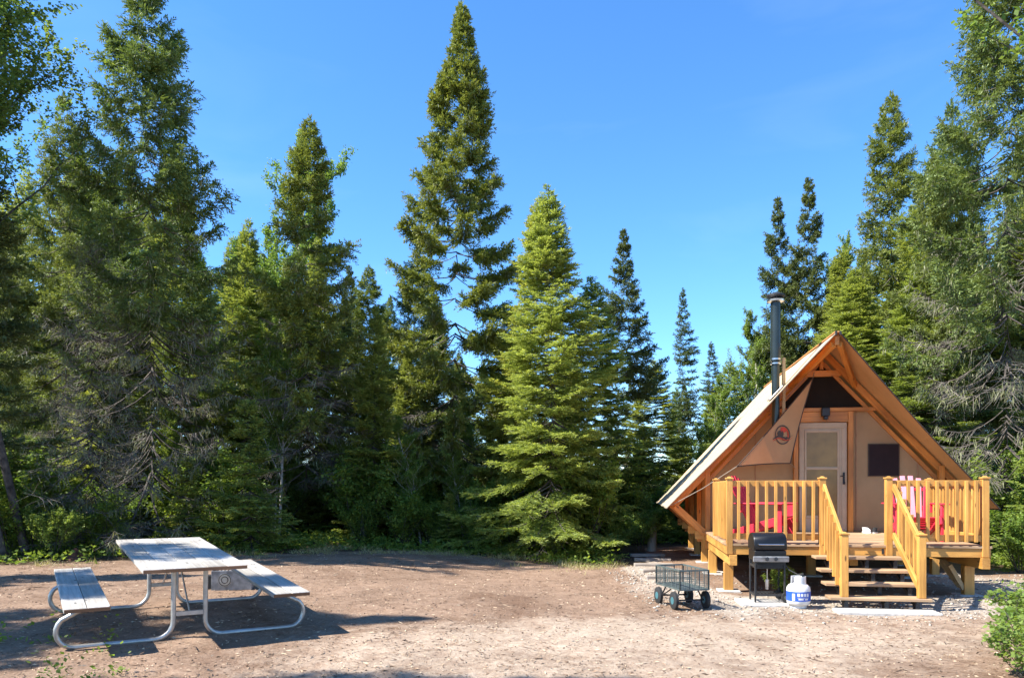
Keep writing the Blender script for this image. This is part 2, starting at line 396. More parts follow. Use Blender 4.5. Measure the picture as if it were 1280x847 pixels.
g.data.polygons.foreach_set('use_smooth', [True] * len(g.data.polygons))

# ------------------------------------------------------------------ foliage generators
def unit(a): return a / np.maximum(np.linalg.norm(a, axis=-1, keepdims=True), 1e-6)

def blades(P, D, L, W, r, tipv, curl=0.0):
    """rhombus blades: base P, direction D (unit), length L, width W"""
    n = len(P)
    up = unit(r.normal(size=(n, 3)) * 0.55 + np.array([0, 0, 1.0]))
    S = unit(np.cross(D, up)) * (W[:, None] * 0.5)
    mid = P + D * (L * 0.45)[:, None]
    V = np.empty((n, 4, 3)); V[:, 0] = P; V[:, 1] = mid + S; V[:, 2] = P + D * L[:, None]; V[:, 3] = mid - S
    Q = np.arange(n * 4).reshape(n, 4)
    T = np.repeat(tipv, 4).reshape(n, 4); T[:, 2] += 0.12
    return V.reshape(-1, 3), Q, np.clip(T, 0, 1).ravel()

class Sticks:
    """tapered three-sided woody sticks"""
    def __init__(s): s.V = []; s.Q = []; s.n = 0
    def poly(s, pts, rad, seg=3):
        """pts (n,k,3) polylines with k points, rad (n,k)"""
        n, k, _ = pts.shape
        t = unit(pts[:, -1] - pts[:, 0]); ref = np.where(np.abs(t[:, 2:3]) > 0.9, np.array([[1., 0, 0]]), np.array([[0, 0, 1.]]))
        a = unit(np.cross(t, ref)); b = np.cross(t, a)
        an = np.arange(seg) * 2 * math.pi / seg
        off = a[:, None, None, :] * np.cos(an)[None, None, :, None] + b[:, None, None, :] * np.sin(an)[None, None, :, None]
        V = pts[:, :, None, :] + off * rad[:, :, None, None]
        I = np.arange(n * k * seg).reshape(n, k, seg) + s.n
        J = np.roll(I, -1, axis=2)
        Q = np.stack([I[:, :-1], J[:, :-1], J[:, 1:], I[:, 1:]], -1).reshape(-1, 4)
        s.V.append(V.reshape(-1, 3)); s.Q.append(Q); s.n += n * k * seg

def trunk_poly(H, r0, r, k=14, lean=0.02, flare=1.5):
    z = np.linspace(-0.15, H, k); p = np.zeros((1, k, 3)); p[0, :, 2] = z
    ph = r.random() * 6; p[0, :, 0] = lean * H * (z / H) ** 1.5 * math.cos(ph) + 0.02 * np.sin(z * 1.1 + ph); p[0, :, 1] = lean * H * (z / H) ** 1.5 * math.sin(ph) + 0.02 * np.cos(z * .9 + ph)
    rad = r0 * (1 - z / H * 0.97); rad[0] *= flare; rad[1] = rad[1] * 1.02
    return p, np.maximum(rad, 0.006)[None]

def conifer(seed, H, Rm, foliage='spruce', bark='bark', green0=0.15, bare0=0.05, wh=0.16, nb=5, prof=0.85, droop=0.25, up=0.5,
            tw=0.34, flat=0.5, spacing=0.085, bl=0.085, bw=0.022, bs=0.040, lichen=0.0, clump=0.0, gap=0.1, side=None, sag=-0.12,
            fill_in=0.25, dead_twigs=True, r0=None, tipamt=0.5, irregular=0.25, minfol=0.0, top_r=0.0, scale_tw_top=1.0, label=None, leader=0.5, topk=2.2, wjit=0.12, hang=0.0, dead_density=0.5):
    r = np.random.default_rng(seed)
    r0 = r0 or H * 0.0125 + 0.02
    tp, tr = trunk_poly(H, r0, r)
    st = Sticks(); st.poly(tp, tr, 9)
    tz = tp[0, :, 2]; tx = tp[0, :, 0]; ty = tp[0, :, 1]
    # branches
    zs = []; az = []
    z = H * bare0; k = 0
    while z < H - leader * 0.25:
        n = max(3, int(round(nb + r.normal() * 0.8)))
        a0 = r.random() * 6.28
        for i in range(n):
            zs.append(z + r.normal() * wh * wjit); az.append(a0 + i * 6.283 / n + r.normal() * 0.25)
        z += wh * (0.6 + 0.8 * r.random()) * float(np.interp(z / H, [0, .6, .9], [1, 1, .45]))
    zs = np.clip(np.array(zs), 0.05, H - 0.05); az = np.array(az)
    keep = r.random(len(zs)) > gap * np.interp(zs / H, [0, .75, .9], [1, 1, 0]); zs = zs[keep]; az = az[keep]
    h = zs / H
    # irregular radius by height and direction
    irr = 1 + irregular * (np.sin(zs * 2.1 + seed) * 0.6 + np.sin(zs * 0.9 + seed * 2 + az) * 0.6 + r.normal(size=len(zs)) * 0.45)
    L = Rm * np.minimum((1 - h) ** prof, (1 - h) * topk) * np.clip(irr, 0.35, 1.6) + 0.05
    L *= np.where(h < green0, 0.55 + 0.45 * r.random(len(h)), 1.0)
    if side is not None: L *= 1 + side[1] * np.cos(az - side[0])
    el = np.interp(h, [0, 0.3, 0.6, 0.85, 1], [-0.30 - droop, -0.18 - droop * .8, 0.02 - droop * .5, 0.16 - droop * .25, 0.75]) + r.normal(size=len(h)) * 0.08
    nB = len(zs); kp = 7
    s = np.linspace(0, 1, kp)[None, :] * L[:, None]
    hd = np.stack([np.cos(az), np.sin(az)], 1)
    u = np.linspace(0, 1, kp)[None, :]
    zz = np.tan(np.clip(el, -0.9, 1.1))[:, None] * s + (sag * u * (1 - u) * 2 + up * 0.16 * u ** 3) * L[:, None]
    bend = r.normal(size=(nB, 1)) * 0.15
    cx = hd[:, None, 0] * s - hd[:, None, 1] * bend * s * u; cy = hd[:, None, 1] * s + hd[:, None, 0] * bend * s * u
    BP = np.stack([cx + np.interp(zs, tz, tx)[:, None], cy + np.interp(zs, tz, ty)[:, None], zz + zs[:, None]], -1)
    brad = (0.006 + 0.0085 * L)[:, None] * (1 - u * 0.85)
    st.poly(BP, brad, 3)
    # twigs
    nt_ = np.maximum(2, (L / spacing).astype(int)) * 2
    bi = np.repeat(np.arange(nB), nt_)
    j = np.concatenate([np.arange(x) for x in nt_]); f = (j + r.random(len(j))) / nt_[bi]
    sgn = np.where(j % 2 == 0, 1., -1.)
    fpos = fill_in + (1 - fill_in) * f ** 0.9
    fpos = np.clip(fpos, 0.05, 0.995)
    i0 = np.minimum((fpos * (kp - 1)).astype(int), kp - 2); ff = fpos * (kp - 1) - i0
    P = BP[bi, i0] * (1 - ff)[:, None] + BP[bi, i0 + 1] * ff[:, None]
    T = unit(BP[bi, i0 + 1] - BP[bi, i0])
    Sd = unit(np.cross(T, np.array([0, 0, 1.]))) * sgn[:, None]
    ang = R(52) + r.normal(size=len(P)) * 0.22
    vert = r.normal(size=len(P)) * (1 - flat) * 0.75
    D = unit(T * np.cos(ang)[:, None] + Sd * np.sin(ang)[:, None] + np.array([0, 0, 1.]) * (vert + sag * 0.5 - hang)[:, None])
    tl = tw * (0.55 + 0.65 * (1 - fpos) ** 0.7) * (0.6 + 0.7 * r.random(len(P))) * np.minimum(1, 0.14 + L[bi] / 0.9)
    hb = h[bi]
    # which twigs carry needles
    live_branch = r.random(nB) < np.interp(h, [0, green0 * 0.6, green0 * 1.6 + 0.02, 1], [minfol, minfol, 1, 1])
    cl = np.sin(zs * 3.7 + seed)[bi] * 0.5 + np.sin(fpos * 9 + bi * 2.4) * 0.5
    live = live_branch[bi] & (r.random(len(P)) > clump * (0.5 - 0.5 * cl) * np.interp(hb, [0, .75, .92], [1, 1, 0])) & (fpos > fill_in * 0.9)
    if dead_twigs:
        dst = Sticks()
        dm = ~live & (r.random(len(P)) < dead_density)
        pts = np.stack([P[dm], P[dm] + D[dm] * (tl[dm] * 0.55)[:, None] + np.array([0, 0, -0.02]), P[dm] + D[dm] * tl[dm][:, None] + np.array([0, 0, -0.10]) * tl[dm][:, None]], 1)
        if dm.sum(): dst.poly(pts, np.stack([np.full(dm.sum(), .0055), np.full(dm.sum(), .004), np.full(dm.sum(), .002)], 1), 3)
    P1 = P[live]; D1 = D[live]; l1 = tl[live]; f1 = fpos[live]; b1 = bi[live]
    nbld = np.maximum(3, (l1 / bs).astype(int)) * 2 + 1
    q = np.repeat(np.arange(len(P1)), nbld); jj = np.concatenate([np.arange(x) for x in nbld])
    fb = (jj + r.random(len(jj)) * 0.6) / nbld[q]
    sg = np.where(jj % 2 == 0, 1., -1.)
    base = P1[q] + D1[q] * (l1[q] * fb)[:, None] + np.array([0, 0, -0.12]) * (l1[q] * fb ** 2 * (1 - flat * 0.6))[:, None]
    lat = unit(np.cross(D1[q], np.array([0, 0, 1.]) + r.normal(size=(len(q), 3)) * (0.15 + 0.9 * (1 - flat)))) * sg[:, None]
    a2 = R(42) + r.normal(size=len(q)) * 0.2
    BD = unit(D1[q] * np.cos(a2)[:, None] + lat * np.sin(a2)[:, None] + np.array([0, 0, 1.]) * (0.10 + r.normal(size=len(q)) * 0.22 * (1.2 - flat))[:, None])
    BLn = bl * (0.7 + 0.6 * r.random(len(q))) * (1.1 - 0.35 * fb); BW = bw * (0.8 + 0.5 * r.random(len(q)))
    tipv = tipamt * np.clip(0.15 + 0.9 * (fb * 0.5 + f1[q] * 0.5) ** 2 + r.normal(size=len(q)) * 0.15, 0, 1)
    # leader spike
    Vf, Qf, Tf = blades(base, BD, BLn, BW, r, tipv)
    nl = 70; lz = H - leader + leader * 1.0 * r.random(nl); la = r.random(nl) * 6.283
    LP = np.stack([np.interp(lz, tz, tx), np.interp(lz, tz, ty), lz], 1)
    LD = unit(np.stack([np.cos(la) * .6, np.sin(la) * .6, np.full(nl, 0.8)], 1))
    lv_, lq_, lt_ = blades(LP, LD, np.full(nl, bl * 1.1), np.full(nl, bw), r, np.full(nl, .5 * tipamt))
    Qf = np.concatenate([Qf, lq_ + len(Vf)]); Vf = np.concatenate([Vf, lv_]); Tf = np.concatenate([Tf, lt_])
    # also stem blades along each live branch tip for continuous look
    res = [('trunk', st, bark), ('crown', (Vf, Qf, Tf), foliage)]
    if dead_twigs and dm.sum() > 30: res.append(('dead_twigs', dst, 'deadwood'))
    if lichen > 0:
        m_ = (r.random(len(P)) < lichen * np.interp(hb, [0, .15, .6, .95], [0.7, 1, 0.55, 0.08]))
        P2 = P[m_] + D[m_] * (tl[m_] * r.random(m_.sum()) * 0.8)[:, None]
        rep = 5; P2 = np.repeat(P2, rep, 0) + r.normal(size=(m_.sum() * rep, 3)) * np.array([.05, .05, .02])
        D2 = unit(np.stack([r.normal(size=len(P2)) * 0.25, r.normal(size=len(P2)) * 0.25, -np.ones(len(P2))], 1))
        ln = 0.05 + 0.22 * r.random(len(P2)) ** 2
        res.append(('hanging_lichen', blades(P2, D2, ln, np.full(len(P2), 0.022), r, r.random(len(P2)) * .6), 'lichen'))
    return res

def broadleaf(seed, H, Rx, stems=3, leaf=0.06, nleaf=6000, barkm='bark_pale', lm='leaf', base=0.3, spread=0.5, trunk_r=0.05, sub=22, lv=3, droop=0.0):
    """recursive branching shrub or tree with a leaf on every twig end"""
    r = np.random.default_rng(seed); st = Sticks(); ends = []
    def grow(p, d, L, rad, lev):
        k = 5; pts = [p]; dd = d.copy()
        for i in range(k - 1):
            dd = unit(dd + r.normal(size=3) * 0.13 + np.array([0, 0, 0.06 - droop * 0.2])); pts.append(pts[-1] + dd * L / (k - 1))
        pts = np.array(pts); st.poly(pts[None], np.linspace(rad, rad * 0.45, k)[None], 5 if lev == 0 else 3)
        if lev >= lv:
            ends.append(pts); return
        n = sub if lev == 0 else (6 if lev == 1 else 4)
        n = max(2, int(n * (0.8 + .4 * r.random())))
        for i in range(n):
            t = (base if lev == 0 else 0.2) + (1 - (base if lev == 0 else 0.2)) * (i + r.random()) / n
            ii = min(int(t * (k - 1)), k - 2); q = pts[ii] + (pts[ii + 1] - pts[ii]) * (t * (k - 1) - ii)
            a = r.random() * 6.283; side_ = unit(np.array([math.cos(a), math.sin(a), 0.25 + 0.5 * r.random() - droop])); nd = unit(side_ * (0.75 if lev else 0.95) + dd * 0.5)
            grow(q, nd, (Rx * (1.15 - 0.75 * t) if lev == 0 else L * 0.45) * (0.7 + 0.5 * r.random()), max(rad * 0.4 * (1.2 - t * .6), 0.003), lev + 1)
        if lev > 0: ends.append(pts)
    for s_ in range(stems):
        a = r.random() * 6.283; d = unit(np.array([math.cos(a) * spread, math.sin(a) * spread, 1.0])) if stems > 1 else np.array([0.03, 0.02, 1.])
        grow(np.array([math.cos(a) * .06 * (stems > 1), math.sin(a) * .06 * (stems > 1), -0.05]), d, H * (0.75 + .3 * r.random() if stems > 1 else 0.95), trunk_r, 0)
    E = np.array(ends); n = nleaf
    ei = r.integers(0, len(E), n); t = r.random(n) * 3.99; i0 = t.astype(int); f = t - i0
    P = E[ei, i0] * (1 - f)[:, None] + E[ei, i0 + 1] * f[:, None] + r.normal(size=(n, 3)) * leaf * 0.7
    D = unit(r.normal(size=(n, 3)) * np.array([1, 1, 0.45]) + np.array([0, 0, -0.15]))
    ln = leaf * (0.7 + 0.6 * r.random(n))
    return [('trunk', st, barkm), ('crown', blades(P, D, ln, ln * 0.72, r, np.clip(r.normal(size=n) * 0.25 + 0.35, 0, 1)), lm)]

def make_plant(name, parts, part_names=None):
    root = bpy.data.objects.new(name, None); col.objects.link(root); root.empty_display_size = 0.1
    for nm, dat, m in parts:
        if part_names: nm = part_names.get(nm, nm)
        if isinstance(dat, Sticks):
            np_mesh(nm, np.concatenate(dat.V), np.concatenate(dat.Q), None, m, parent=root)
        else:
            np_mesh(nm, dat[0], dat[1], None, m, tip=dat[2], parent=root)
    return root

def copy_thing(src):
    r = src.copy(); col.objects.link(r)
    for ch in list(src.children):
        c = ch.copy(); col.objects.link(c); c.parent = r
        for g_ in ch.children:
            d = g_.copy(); col.objects.link(d); d.parent = c
    return r
used = set()
def put(src, x, y, rz=0.0, s=1.0, sz=None, label=None, cat=None, group=None, tilt=(0, 0), dz=0.0):
    o = src if src.name not in used else copy_thing(src)
    used.add(src.name); used.add(o.name)
    o.location = (x, y, gzf(x, y) + dz); o.rotation_euler = (tilt[0], tilt[1], rz); o.scale = (s, s, sz if sz else s)
    tag(o, label, cat, group); return o
def px2x(px, y): return (px - 640) / F * y
def h_for(top, x, y): return (HZ - top) / F * y + EYE - gzf(x, y)

M['hem2'] = plain('canvas_seam', (0.34, 0.17, 0.08), 0.8)
# ------------------------------------------------------------------ the cabin tent (local x across, y away, z up; raised on posts)
A = R(8.9); CO = Vector((3.187, 11.44, 0.0))
cab_rot = (0, 0, -A)
tent = empty('tent_cabin', CO, cab_rot, 'orange timber and tan canvas A-frame tent cabin raised on a wooden porch deck', 'cabin')
W0, TP, TE, TB = 2.14, 2.23, 2.92, 9.6
ZR, ZE, HWD = 4.30, 1.23, 2.86
SL = (ZR - ZE) / HWD
def sheet(side):
    b = MB(); nu, nv = 40, 12; vs = []; fs = []
    for j in range(nv + 1):
        v = j / nv
        for i in range(nu + 1):
            u = i / nu
            t0 = TP + (TE - TP) * v ** 0.9 ; t1 = TB - 0.35 * v
            t = t0 + (t1 - t0) * u
            sagk = 0.035 * math.sin(math.pi * v) * (0.5 + 0.5 * abs(math.sin(math.pi * (t - 3.4) / 1.45)))
            x = W0 + side * (0.02 + HWD * v); z = ZR - (ZR - ZE) * v - sagk + 0.008 * math.sin(u * 23 + v * 9)
            vs.append((x, t, z))
    for j in range(nv):
        for i in range(nu):
            a_ = j * (nu + 1) + i; q = (a_, a_ + 1, a_ + nu + 2, a_ + nu + 1); fs.append(q if side > 0 else q[::-1])
    b.add(vs, fs)
    o = b.build('roof', 'fly', tent)
    o.data.polygons.foreach_set('use_smooth', [True] * len(o.data.polygons))
    h = MB()
    edge = [vs[j * (nu + 1)] for j in range(nv + 1)]
    h.tube([Vector(p) + Vector((0, -0.008, 0)) for p in edge], 0.012, 6)
    h.tube([vs[nv * (nu + 1) + i] for i in range(nu + 1)], 0.014, 6)
    h.build('hem', 'hem' if side > 0 else 'rope', o)
    return o
sheet(-1); sheet(1)
b = MB()
b.box((W0, (TP + TB) / 2, ZR + 0.012), (0.10, TB - TP - 0.02, 0.03)); b.build('ridge_cap', 'fly', tent, 0.006)
b = MB(); b.box((W0 - 0.035, TP - 0.012, ZR - 0.015), (0.03, 0.03, 0.07)); b.box((W0 + 0.035, TP - 0.012, ZR - 0.015), (0.03, 0.03, 0.07)); b.build('ridge_plate', 'blackp', tent)

def rp(side, z, drop=0.12):   # point on the rafter line, drop metres under the roof sheet
    return W0 + side * (ZR - drop - z) / SL
def add_beam(p, q, wd, dp, name='timber', m='frame', up=(0, 0, 1), parent=None):
    k = MB(); k.beam(p, q, wd, dp, up); return k.build(name, m, parent or tent, 0.004)
for t in (3.40, 5.30, 7.25, 9.15):
    for sd_ in (-1, 1):
        add_beam((W0 + sd_ * 0.03, t, ZR - 0.15), (rp(sd_, ZE + 0.05, 0.12), t, ZE + 0.05), 0.09, 0.11, 'rafter')
        add_beam((W0 + sd_ * 2.09, t, 0.45), (W0 + sd_ * 2.09, t, 2.02), 0.09, 0.12, 'post', up=(0, 1, 0))
        add_beam((rp(sd_, ZE + 0.05, 0.12), t - 0.002, ZE + 0.03), (W0 + sd_ * 2.12, t - 0.002, 0.72), 0.085, 0.12, 'strut')
        add_beam((W0 + sd_ * 1.95, t + 0.1, 0.70), (W0 + sd_ * 2.32, t + 0.1, 0.70), 0.10, 0.16, 'floor_beam', 'pine')
        k = MB(); k.box((W0 + sd_ * 1.98, t, 0.24), (0.13, 0.13, 0.60)); k.build('support_post', 'pine', tent, 0.005)
        k = MB(); k.box((W0 + sd_ * 1.98, t, -0.03), (0.35, 0.35, 0.10)); k.build('footing', 'stone', tent, 0.01)
    add_beam((W0 - 2.09, t + 0.002, 2.0), (rp(-1, 2.35, 0.18), t + 0.002, 2.38), 0.06, 0.09, 'brace')
# ridge beam in front of the wall plus its two braces
add_beam((W0, TP + 0.06, ZR - 0.13), (W0, 9.4, ZR - 0.13), 0.075, 0.16, 'ridge_beam')
for sd_ in (-1, 1):
    add_beam((W0 + sd_ * 0.05, TP + 0.10, ZR - 0.19), (rp(sd_, 3.52, 0.16), 3.36, 3.52), 0.08, 0.10, 'ridge_brace')
# second slimmer rafter under the main front one
for sd_ in (-1, 1):
    add_beam((W0 + sd_ * 0.03, 3.47, ZR - 0.34), (rp(sd_, 1.75, 0.33), 3.47, 1.75), 0.05, 0.07, 'inner_rafter')
# collar beams of the gable
add_beam((W0 - 0.34, 3.425, 3.76), (W0 + 0.34, 3.425, 3.76), 0.06, 0.11, 'collar_beam')
add_beam((W0 - 0.95, 3.43, 3.08), (W0 + 0.97, 3.43, 3.08), 0.06, 0.07, 'collar_beam')
add_beam((1.70, 3.44, 2.945), (2.66, 3.44, 2.945), 0.05, 0.19, 'header_beam')
add_beam((2.66, 3.44, 0.79), (2.66, 3.44, 3.04), 0.09, 0.09, 'door_post', up=(0, 1, 0))
add_beam((1.68, 3.44, 0.79), (1.68, 3.44, 2.84), 0.08, 0.09, 'door_post', up=(0, 1, 0))
add_beam((W0, 3.44, 3.83), (W0, 3.44, 4.06), 0.06, 0.09, 'king_post', up=(0, 1, 0))
# front wall and body
def wallpoly(z0=0.785, drop=0.30):
    zt = ZR - drop
    return [(0.10, z0), (4.18, z0), (4.18, zt - SL * 2.04), (W0, zt), (0.10, zt - SL * 2.04)]
k = MB(); k.prism([(x, 3.50, z) for x, z in wallpoly()], None, (0, 0.03, 0)); k.build('front_wall', 'wall', tent)
k = MB(); k.prism([(x, 9.05, z) for x, z in wallpoly()], None, (0, 0.03, 0)); k.build('back_wall', 'wall', tent)
P_ = wallpoly()
for (a0, a1) in ((1, 2), (2, 3), (3, 4), (4, 0)):
    p, q = P_[a0], P_[a1]
    d = Vector((q[0] - p[0], 0, q[1] - p[1])).normalized(); n_ = Vector((-d.z, 0, d.x)) * 0.02
    k = MB(); k.prism([(p[0], 3.535, p[1]), (q[0], 3.535, q[1]), (q[0] + n_.x, 3.535, q[1] + n_.z), (p[0] + n_.x, 3.535, p[1] + n_.z)], None, (0, 5.51, 0)); k.build('side_wall', 'wall', tent)
for x in (0.95, 2.78, 3.86):
    k = MB(); zt_ = ZR - 0.32 - SL * abs(x - W0)
    k.box((x, 3.493, (0.80 + min(zt_, 3.04)) / 2), (0.018, 0.010, min(zt_, 3.04) - 0.80)); k.build('seam', 'hem2', tent)
k = MB(); k.box((3.43, 3.492, 0.83), (1.40, 0.012, 0.05)); k.box((0.85, 3.492, 0.83), (1.40, 0.012, 0.05)); k.build('skirt_hem', 'hem2', tent)
# dark screens in the gable
k = MB(); k.prism([(W0 - 0.86, 3.485, 3.115), (W0 + 0.86, 3.485, 3.115), (W0 + 0.32, 3.485, 3.70), (W0 - 0.32, 3.485, 3.70)], None, (0, 0.012, 0)); k.build('gable_screen', 'screen', tent)
k = MB(); k.prism([(W0 - 0.22, 3.485, 3.82), (W0 + 0.22, 3.485, 3.82), (W0, 3.485, 4.03)], None, (0, 0.012, 0)); k.build('vent_screen', 'screen', tent)
# window in the front wall
k = MB(); k.box((3.265, 3.485, 2.13), (0.52, 0.02, 0.58)); wn = k.build('window', 'window', tent, 0.003)
k = MB()
for s_ in (-1, 1):
    k.box((3.265 + s_ * 0.268, 3.487, 2.13), (0.016, 0.022, 0.61)); k.box((3.265, 3.487, 2.13 + s_ * 0.298), (0.52, 0.022, 0.016))
k.build('window_trim', 'hem', wn)
# door
k = MB()
x0, x1, z0, z1 = 1.745, 2.605, 0.79, 2.84
k.box(((x0 + x1) / 2, 3.47, z1 - 0.05), (x1 - x0, 0.05, 0.10)); 
for x in (x0 + 0.045, x1 - 0.045): k.box((x, 3.47, (z0 + z1) / 2 - 0.05), (0.09, 0.05, z1 - z0 - 0.10))
dr = k.build('door', 'door', tent, 0.006)
k = MB(); k.box(((x0 + x1) / 2, 3.478, 1.76), (x1 - x0 - 0.18, 0.035, 1.96)); k.build('door_panel', 'door', dr)
for zc, zh in ((2.33, 0.64), (1.52, 0.86)):
    k = MB(); k.box((2.155, 3.462, zc), (0.56, 0.014, zh)); pn = k.build('pane', 'blind', dr)
k = MB()
for zc in (2.68, 1.975, 1.06): k.box((2.155, 3.455, zc), (0.62, 0.03, 0.04))
for x in (1.86, 2.45): k.box((x, 3.455, 1.86), (0.035, 0.03, 1.62))
k.build('pane_frame', 'door', dr, 0.004)
k = MB(); k.box((2.545, 3.44, 1.80), (0.035, 0.02, 0.20)); k.tube([(2.545, 3.43, 1.83), (2.545, 3.39, 1.83), (2.47, 3.385, 1.83)], 0.011, 8); k.box((2.545, 3.43, 1.70), (0.04, 0.03, 0.05)); k.build('handle', 'blackm', dr, 0.003)
k = MB(); k.box((2.20, 3.36, 3.03), (0.15, 0.09, 0.16)); k.box((2.20, 3.34, 2.92), (0.08, 0.07, 0.07)); k.build('porch_lamp', 'blackp', tent, 0.012)
# floor of the tent
k = MB(); k.box((W0, 6.32, 0.70), (4.20, 5.55, 0.14)); k.build('floor', 'raw_wood', tent)
# stove pipe
k = MB(); pc = (1.235, 2.99)
k.tube([(pc[0], pc[1], 2.45), (pc[0], pc[1], 3.94)], 0.070, 20); k.tube([(pc[0], pc[1], 3.94), (pc[0], pc[1], 5.06)], 0.090, 24)
k.tube([(pc[0], pc[1], 2.55), (pc[0], 3.15, 2.40), (pc[0], 3.5, 2.38)], 0.074, 16)
sp = k.build('stove_pipe', 'pipe', tent, smooth=True)
k = MB()
for z in (3.90, 3.98): k.tube([(pc[0], pc[1], z - 0.012), (pc[0], pc[1], z + 0.012)], 0.095, 24)
k.build('band', 'steel', sp, smooth=True)
k = MB(); k.lathe((pc[0], pc[1], 5.02), [(0.10, 0.0), (0.155, 0.02), (0.16, 0.05), (0.11, 0.07)], 24); k.build('cap_collar', 'steel', sp, smooth=True)
k = MB(); k.lathe((pc[0], pc[1], 5.11), [(0.12, 0), (0.165, 0.03), (0.165, 0.055), (0.05, 0.10), (0.012, 0.105)], 24)
for i in range(4): k.box((pc[0] + .11 * math.cos(i * 1.571), pc[1] + .11 * math.sin(i * 1.571), 5.09), (0.015, 0.015, 0.09))
k.build('rain_cap', 'blackp', sp, smooth=True)
k = MB(); rot_l = Matrix.Rotation(-math.atan(SL), 3, 'Y')
k.box((pc[0], pc[1] + 0.06, ZR - SL * (W0 - pc[0]) + 0.03), (0.34, 0.30, 0.02), rot_l); k.build('flashing', 'steel', sp, 0.004)
k = MB(); k.box((pc[0] - 0.03, 3.12, 2.47), (0.16, 0.22, 0.20)); k.build('pipe_bracket', 'blackp', sp, 0.01)
k = MB(); k.beam((1.39, 3.06, 2.75), (1.39, 3.06, 4.02), 0.06, 0.06, (0, 1, 0)); k.build('pipe_pole', 'raw_wood', sp, 0.008)

# ---- deck
deck = empty('deck', (0, 0, 0)); deck.parent = tent
k = MB(); nbd = 25
for i in range(nbd):
    tt = 0.0 + (i + 0.5) * 3.50 / nbd
    k.box((1.825, tt, 0.762 + random.uniform(-.0015, .0015)), (3.66, 3.50 / nbd - 0.007, 0.036))
k.build('deck_boards', 'deck', deck, 0.003)
k = MB()
k.box((1.825, 0.045, 0.68), (3.64, 0.045, 0.125)); k.box((0.03, 1.78, 0.68), (0.045, 3.4, 0.125)); k.box((3.62, 1.78, 0.68), (0.045, 3.4, 0.125))
k.build('fascia', 'pine', deck, 0.003)
k = MB()
for t in np.arange(0.45, 3.4, 0.42): k.box((1.825, float(t), 0.675), (3.54, 0.04, 0.115))
k.build('joists', 'raw_wood', deck)
for x in (0.10, 1.86, 3.56):
    k = MB(); k.box((x, 1.72, 0.535), (0.11, 3.5 if x != 1.86 else 3.0, 0.155)); k.build('support_beam', 'pine', deck, 0.004)
    for t in (0.58, 3.0):
        if x == 1.86 and t < 1: continue
        k = MB(); k.box((x, t, 0.20), (0.14, 0.14, 0.51)); k.build('support_post', 'pine', deck, 0.005)
        k = MB(); k.box((x, t, -0.02), (0.34, 0.34, 0.09)); k.build('footing', 'stone', deck, 0.01)
k = MB(); k.beam((3.50, 0.66, 0.14), (3.42, 1.15, 0.46), 0.09, 0.09); k.build('brace', 'raw_wood', deck, 0.004)
k = MB(); k.beam((3.30, 0.58, 0.46), (3.50, 0.58, 0.10), 0.06, 0.09, (0, 1, 0)); k.build('brace', 'raw_wood', deck, 0.004)
def rpost(x, t, z0, z1, parent):
    k = MB(); k.box((x, t, (z0 + z1) / 2), (0.092, 0.092, z1 - z0)); p = k.build('post', 'pine', parent, 0.005)
    k = MB(); k.box((x, t, z1 + 0.012), (0.115, 0.115, 0.022)); k.box((x, t, z1 + 0.032), (0.075, 0.075, 0.022), taper=0.4); k.build('post_cap', 'pine', p, 0.004)
def railing(p, q, n, parent_name='railing', posts=(True, True), off=(0, -0.04)):
    rl = empty(parent_name); rl.parent = tent
    P = Vector((*p, 0)); Qv = Vector((*q, 0)); d = (Qv - P).normalized()
    k = MB(); k.beam(P + Vector((0, 0, 1.672)) , Qv + Vector((0, 0, 1.672)), 0.04, 0.088); k.build('top_rail', 'pine', rl, 0.004)
    k = MB(); k.beam(P + Vector((0, 0, 0.89)) , Qv + Vector((0, 0, 0.89)), 0.04, 0.088); k.build('bottom_rail', 'pine', rl, 0.004)
    for i in range(n):
        c = P + (Qv - P) * ((i + 1) / (n + 1)) + Vector((*off, 0))
        k = MB(); k.beam(c + Vector((random.uniform(-.003, .003), 0, 0.835)), c + Vector((random.uniform(-.003, .003), 0, 1.705)), 0.04, 0.052, (0, 1, 0) if abs(d.x) > .5 else (1, 0, 0))
        k.build('baluster', 'pine', rl, 0.003)
    if posts[0]: rpost(P.x, P.y, 0.62 if off[1] else .78, 1.735, rl)
    if posts[1]: rpost(Qv.x, Qv.y, 0.62 if off[1] else .78, 1.735, rl)
    return rl
railing((0.05, 0.045), (1.37, 0.045), 9)
railing((2.285, 0.045), (3.57, 0.045), 9)
railing((0.05, 0.045), (0.05, 1.9), 13, posts=(False, True), off=(-0.04, 0))
railing((3.60, 0.045), (3.60, 2.2), 15, posts=(False, True), off=(0.04, 0))
# ---- stairs
stp = empty('stairs'); stp.parent = tent
for i, z in enumerate((0.17, 0.322, 0.475, 0.63)):
    tf = -1.16 + 0.285 * i
    for j in range(2):
        k = MB(); k.box((1.80 + (0.02 if i == 0 else 0), tf + 0.07 + j * 0.145, z - 0.019), (1.19 if i else 1.26, 0.138, 0.038)); k.build('tread', 'deck', stp, 0.004)
for x in (1.40, 1.90, 2.28):
    k = MB()
    for i, z in enumerate((0.17, 0.322, 0.475, 0.63)):
        tf = -1.16 + 0.285 * i
        k.box((x, tf + 0.14, z - 0.052), (0.04, 0.26, 0.025)); k.box((x, tf + 0.045, z - 0.12), (0.05, 0.022, 0.13))
    k.beam((x, -1.12, 0.03), (x, -0.02, 0.55), 0.035, 0.05); k.box((x, -1.06, 0.04), (0.04, 0.12, 0.16))
    k.build('stair_bracket', 'blackp', stp, 0.002)
k = MB()
for x in (1.72, 2.20): k.box((x, 0.018, 0.69), (0.03, 0.01, 0.075))
k.build('hanger_plate', 'blackp', stp)
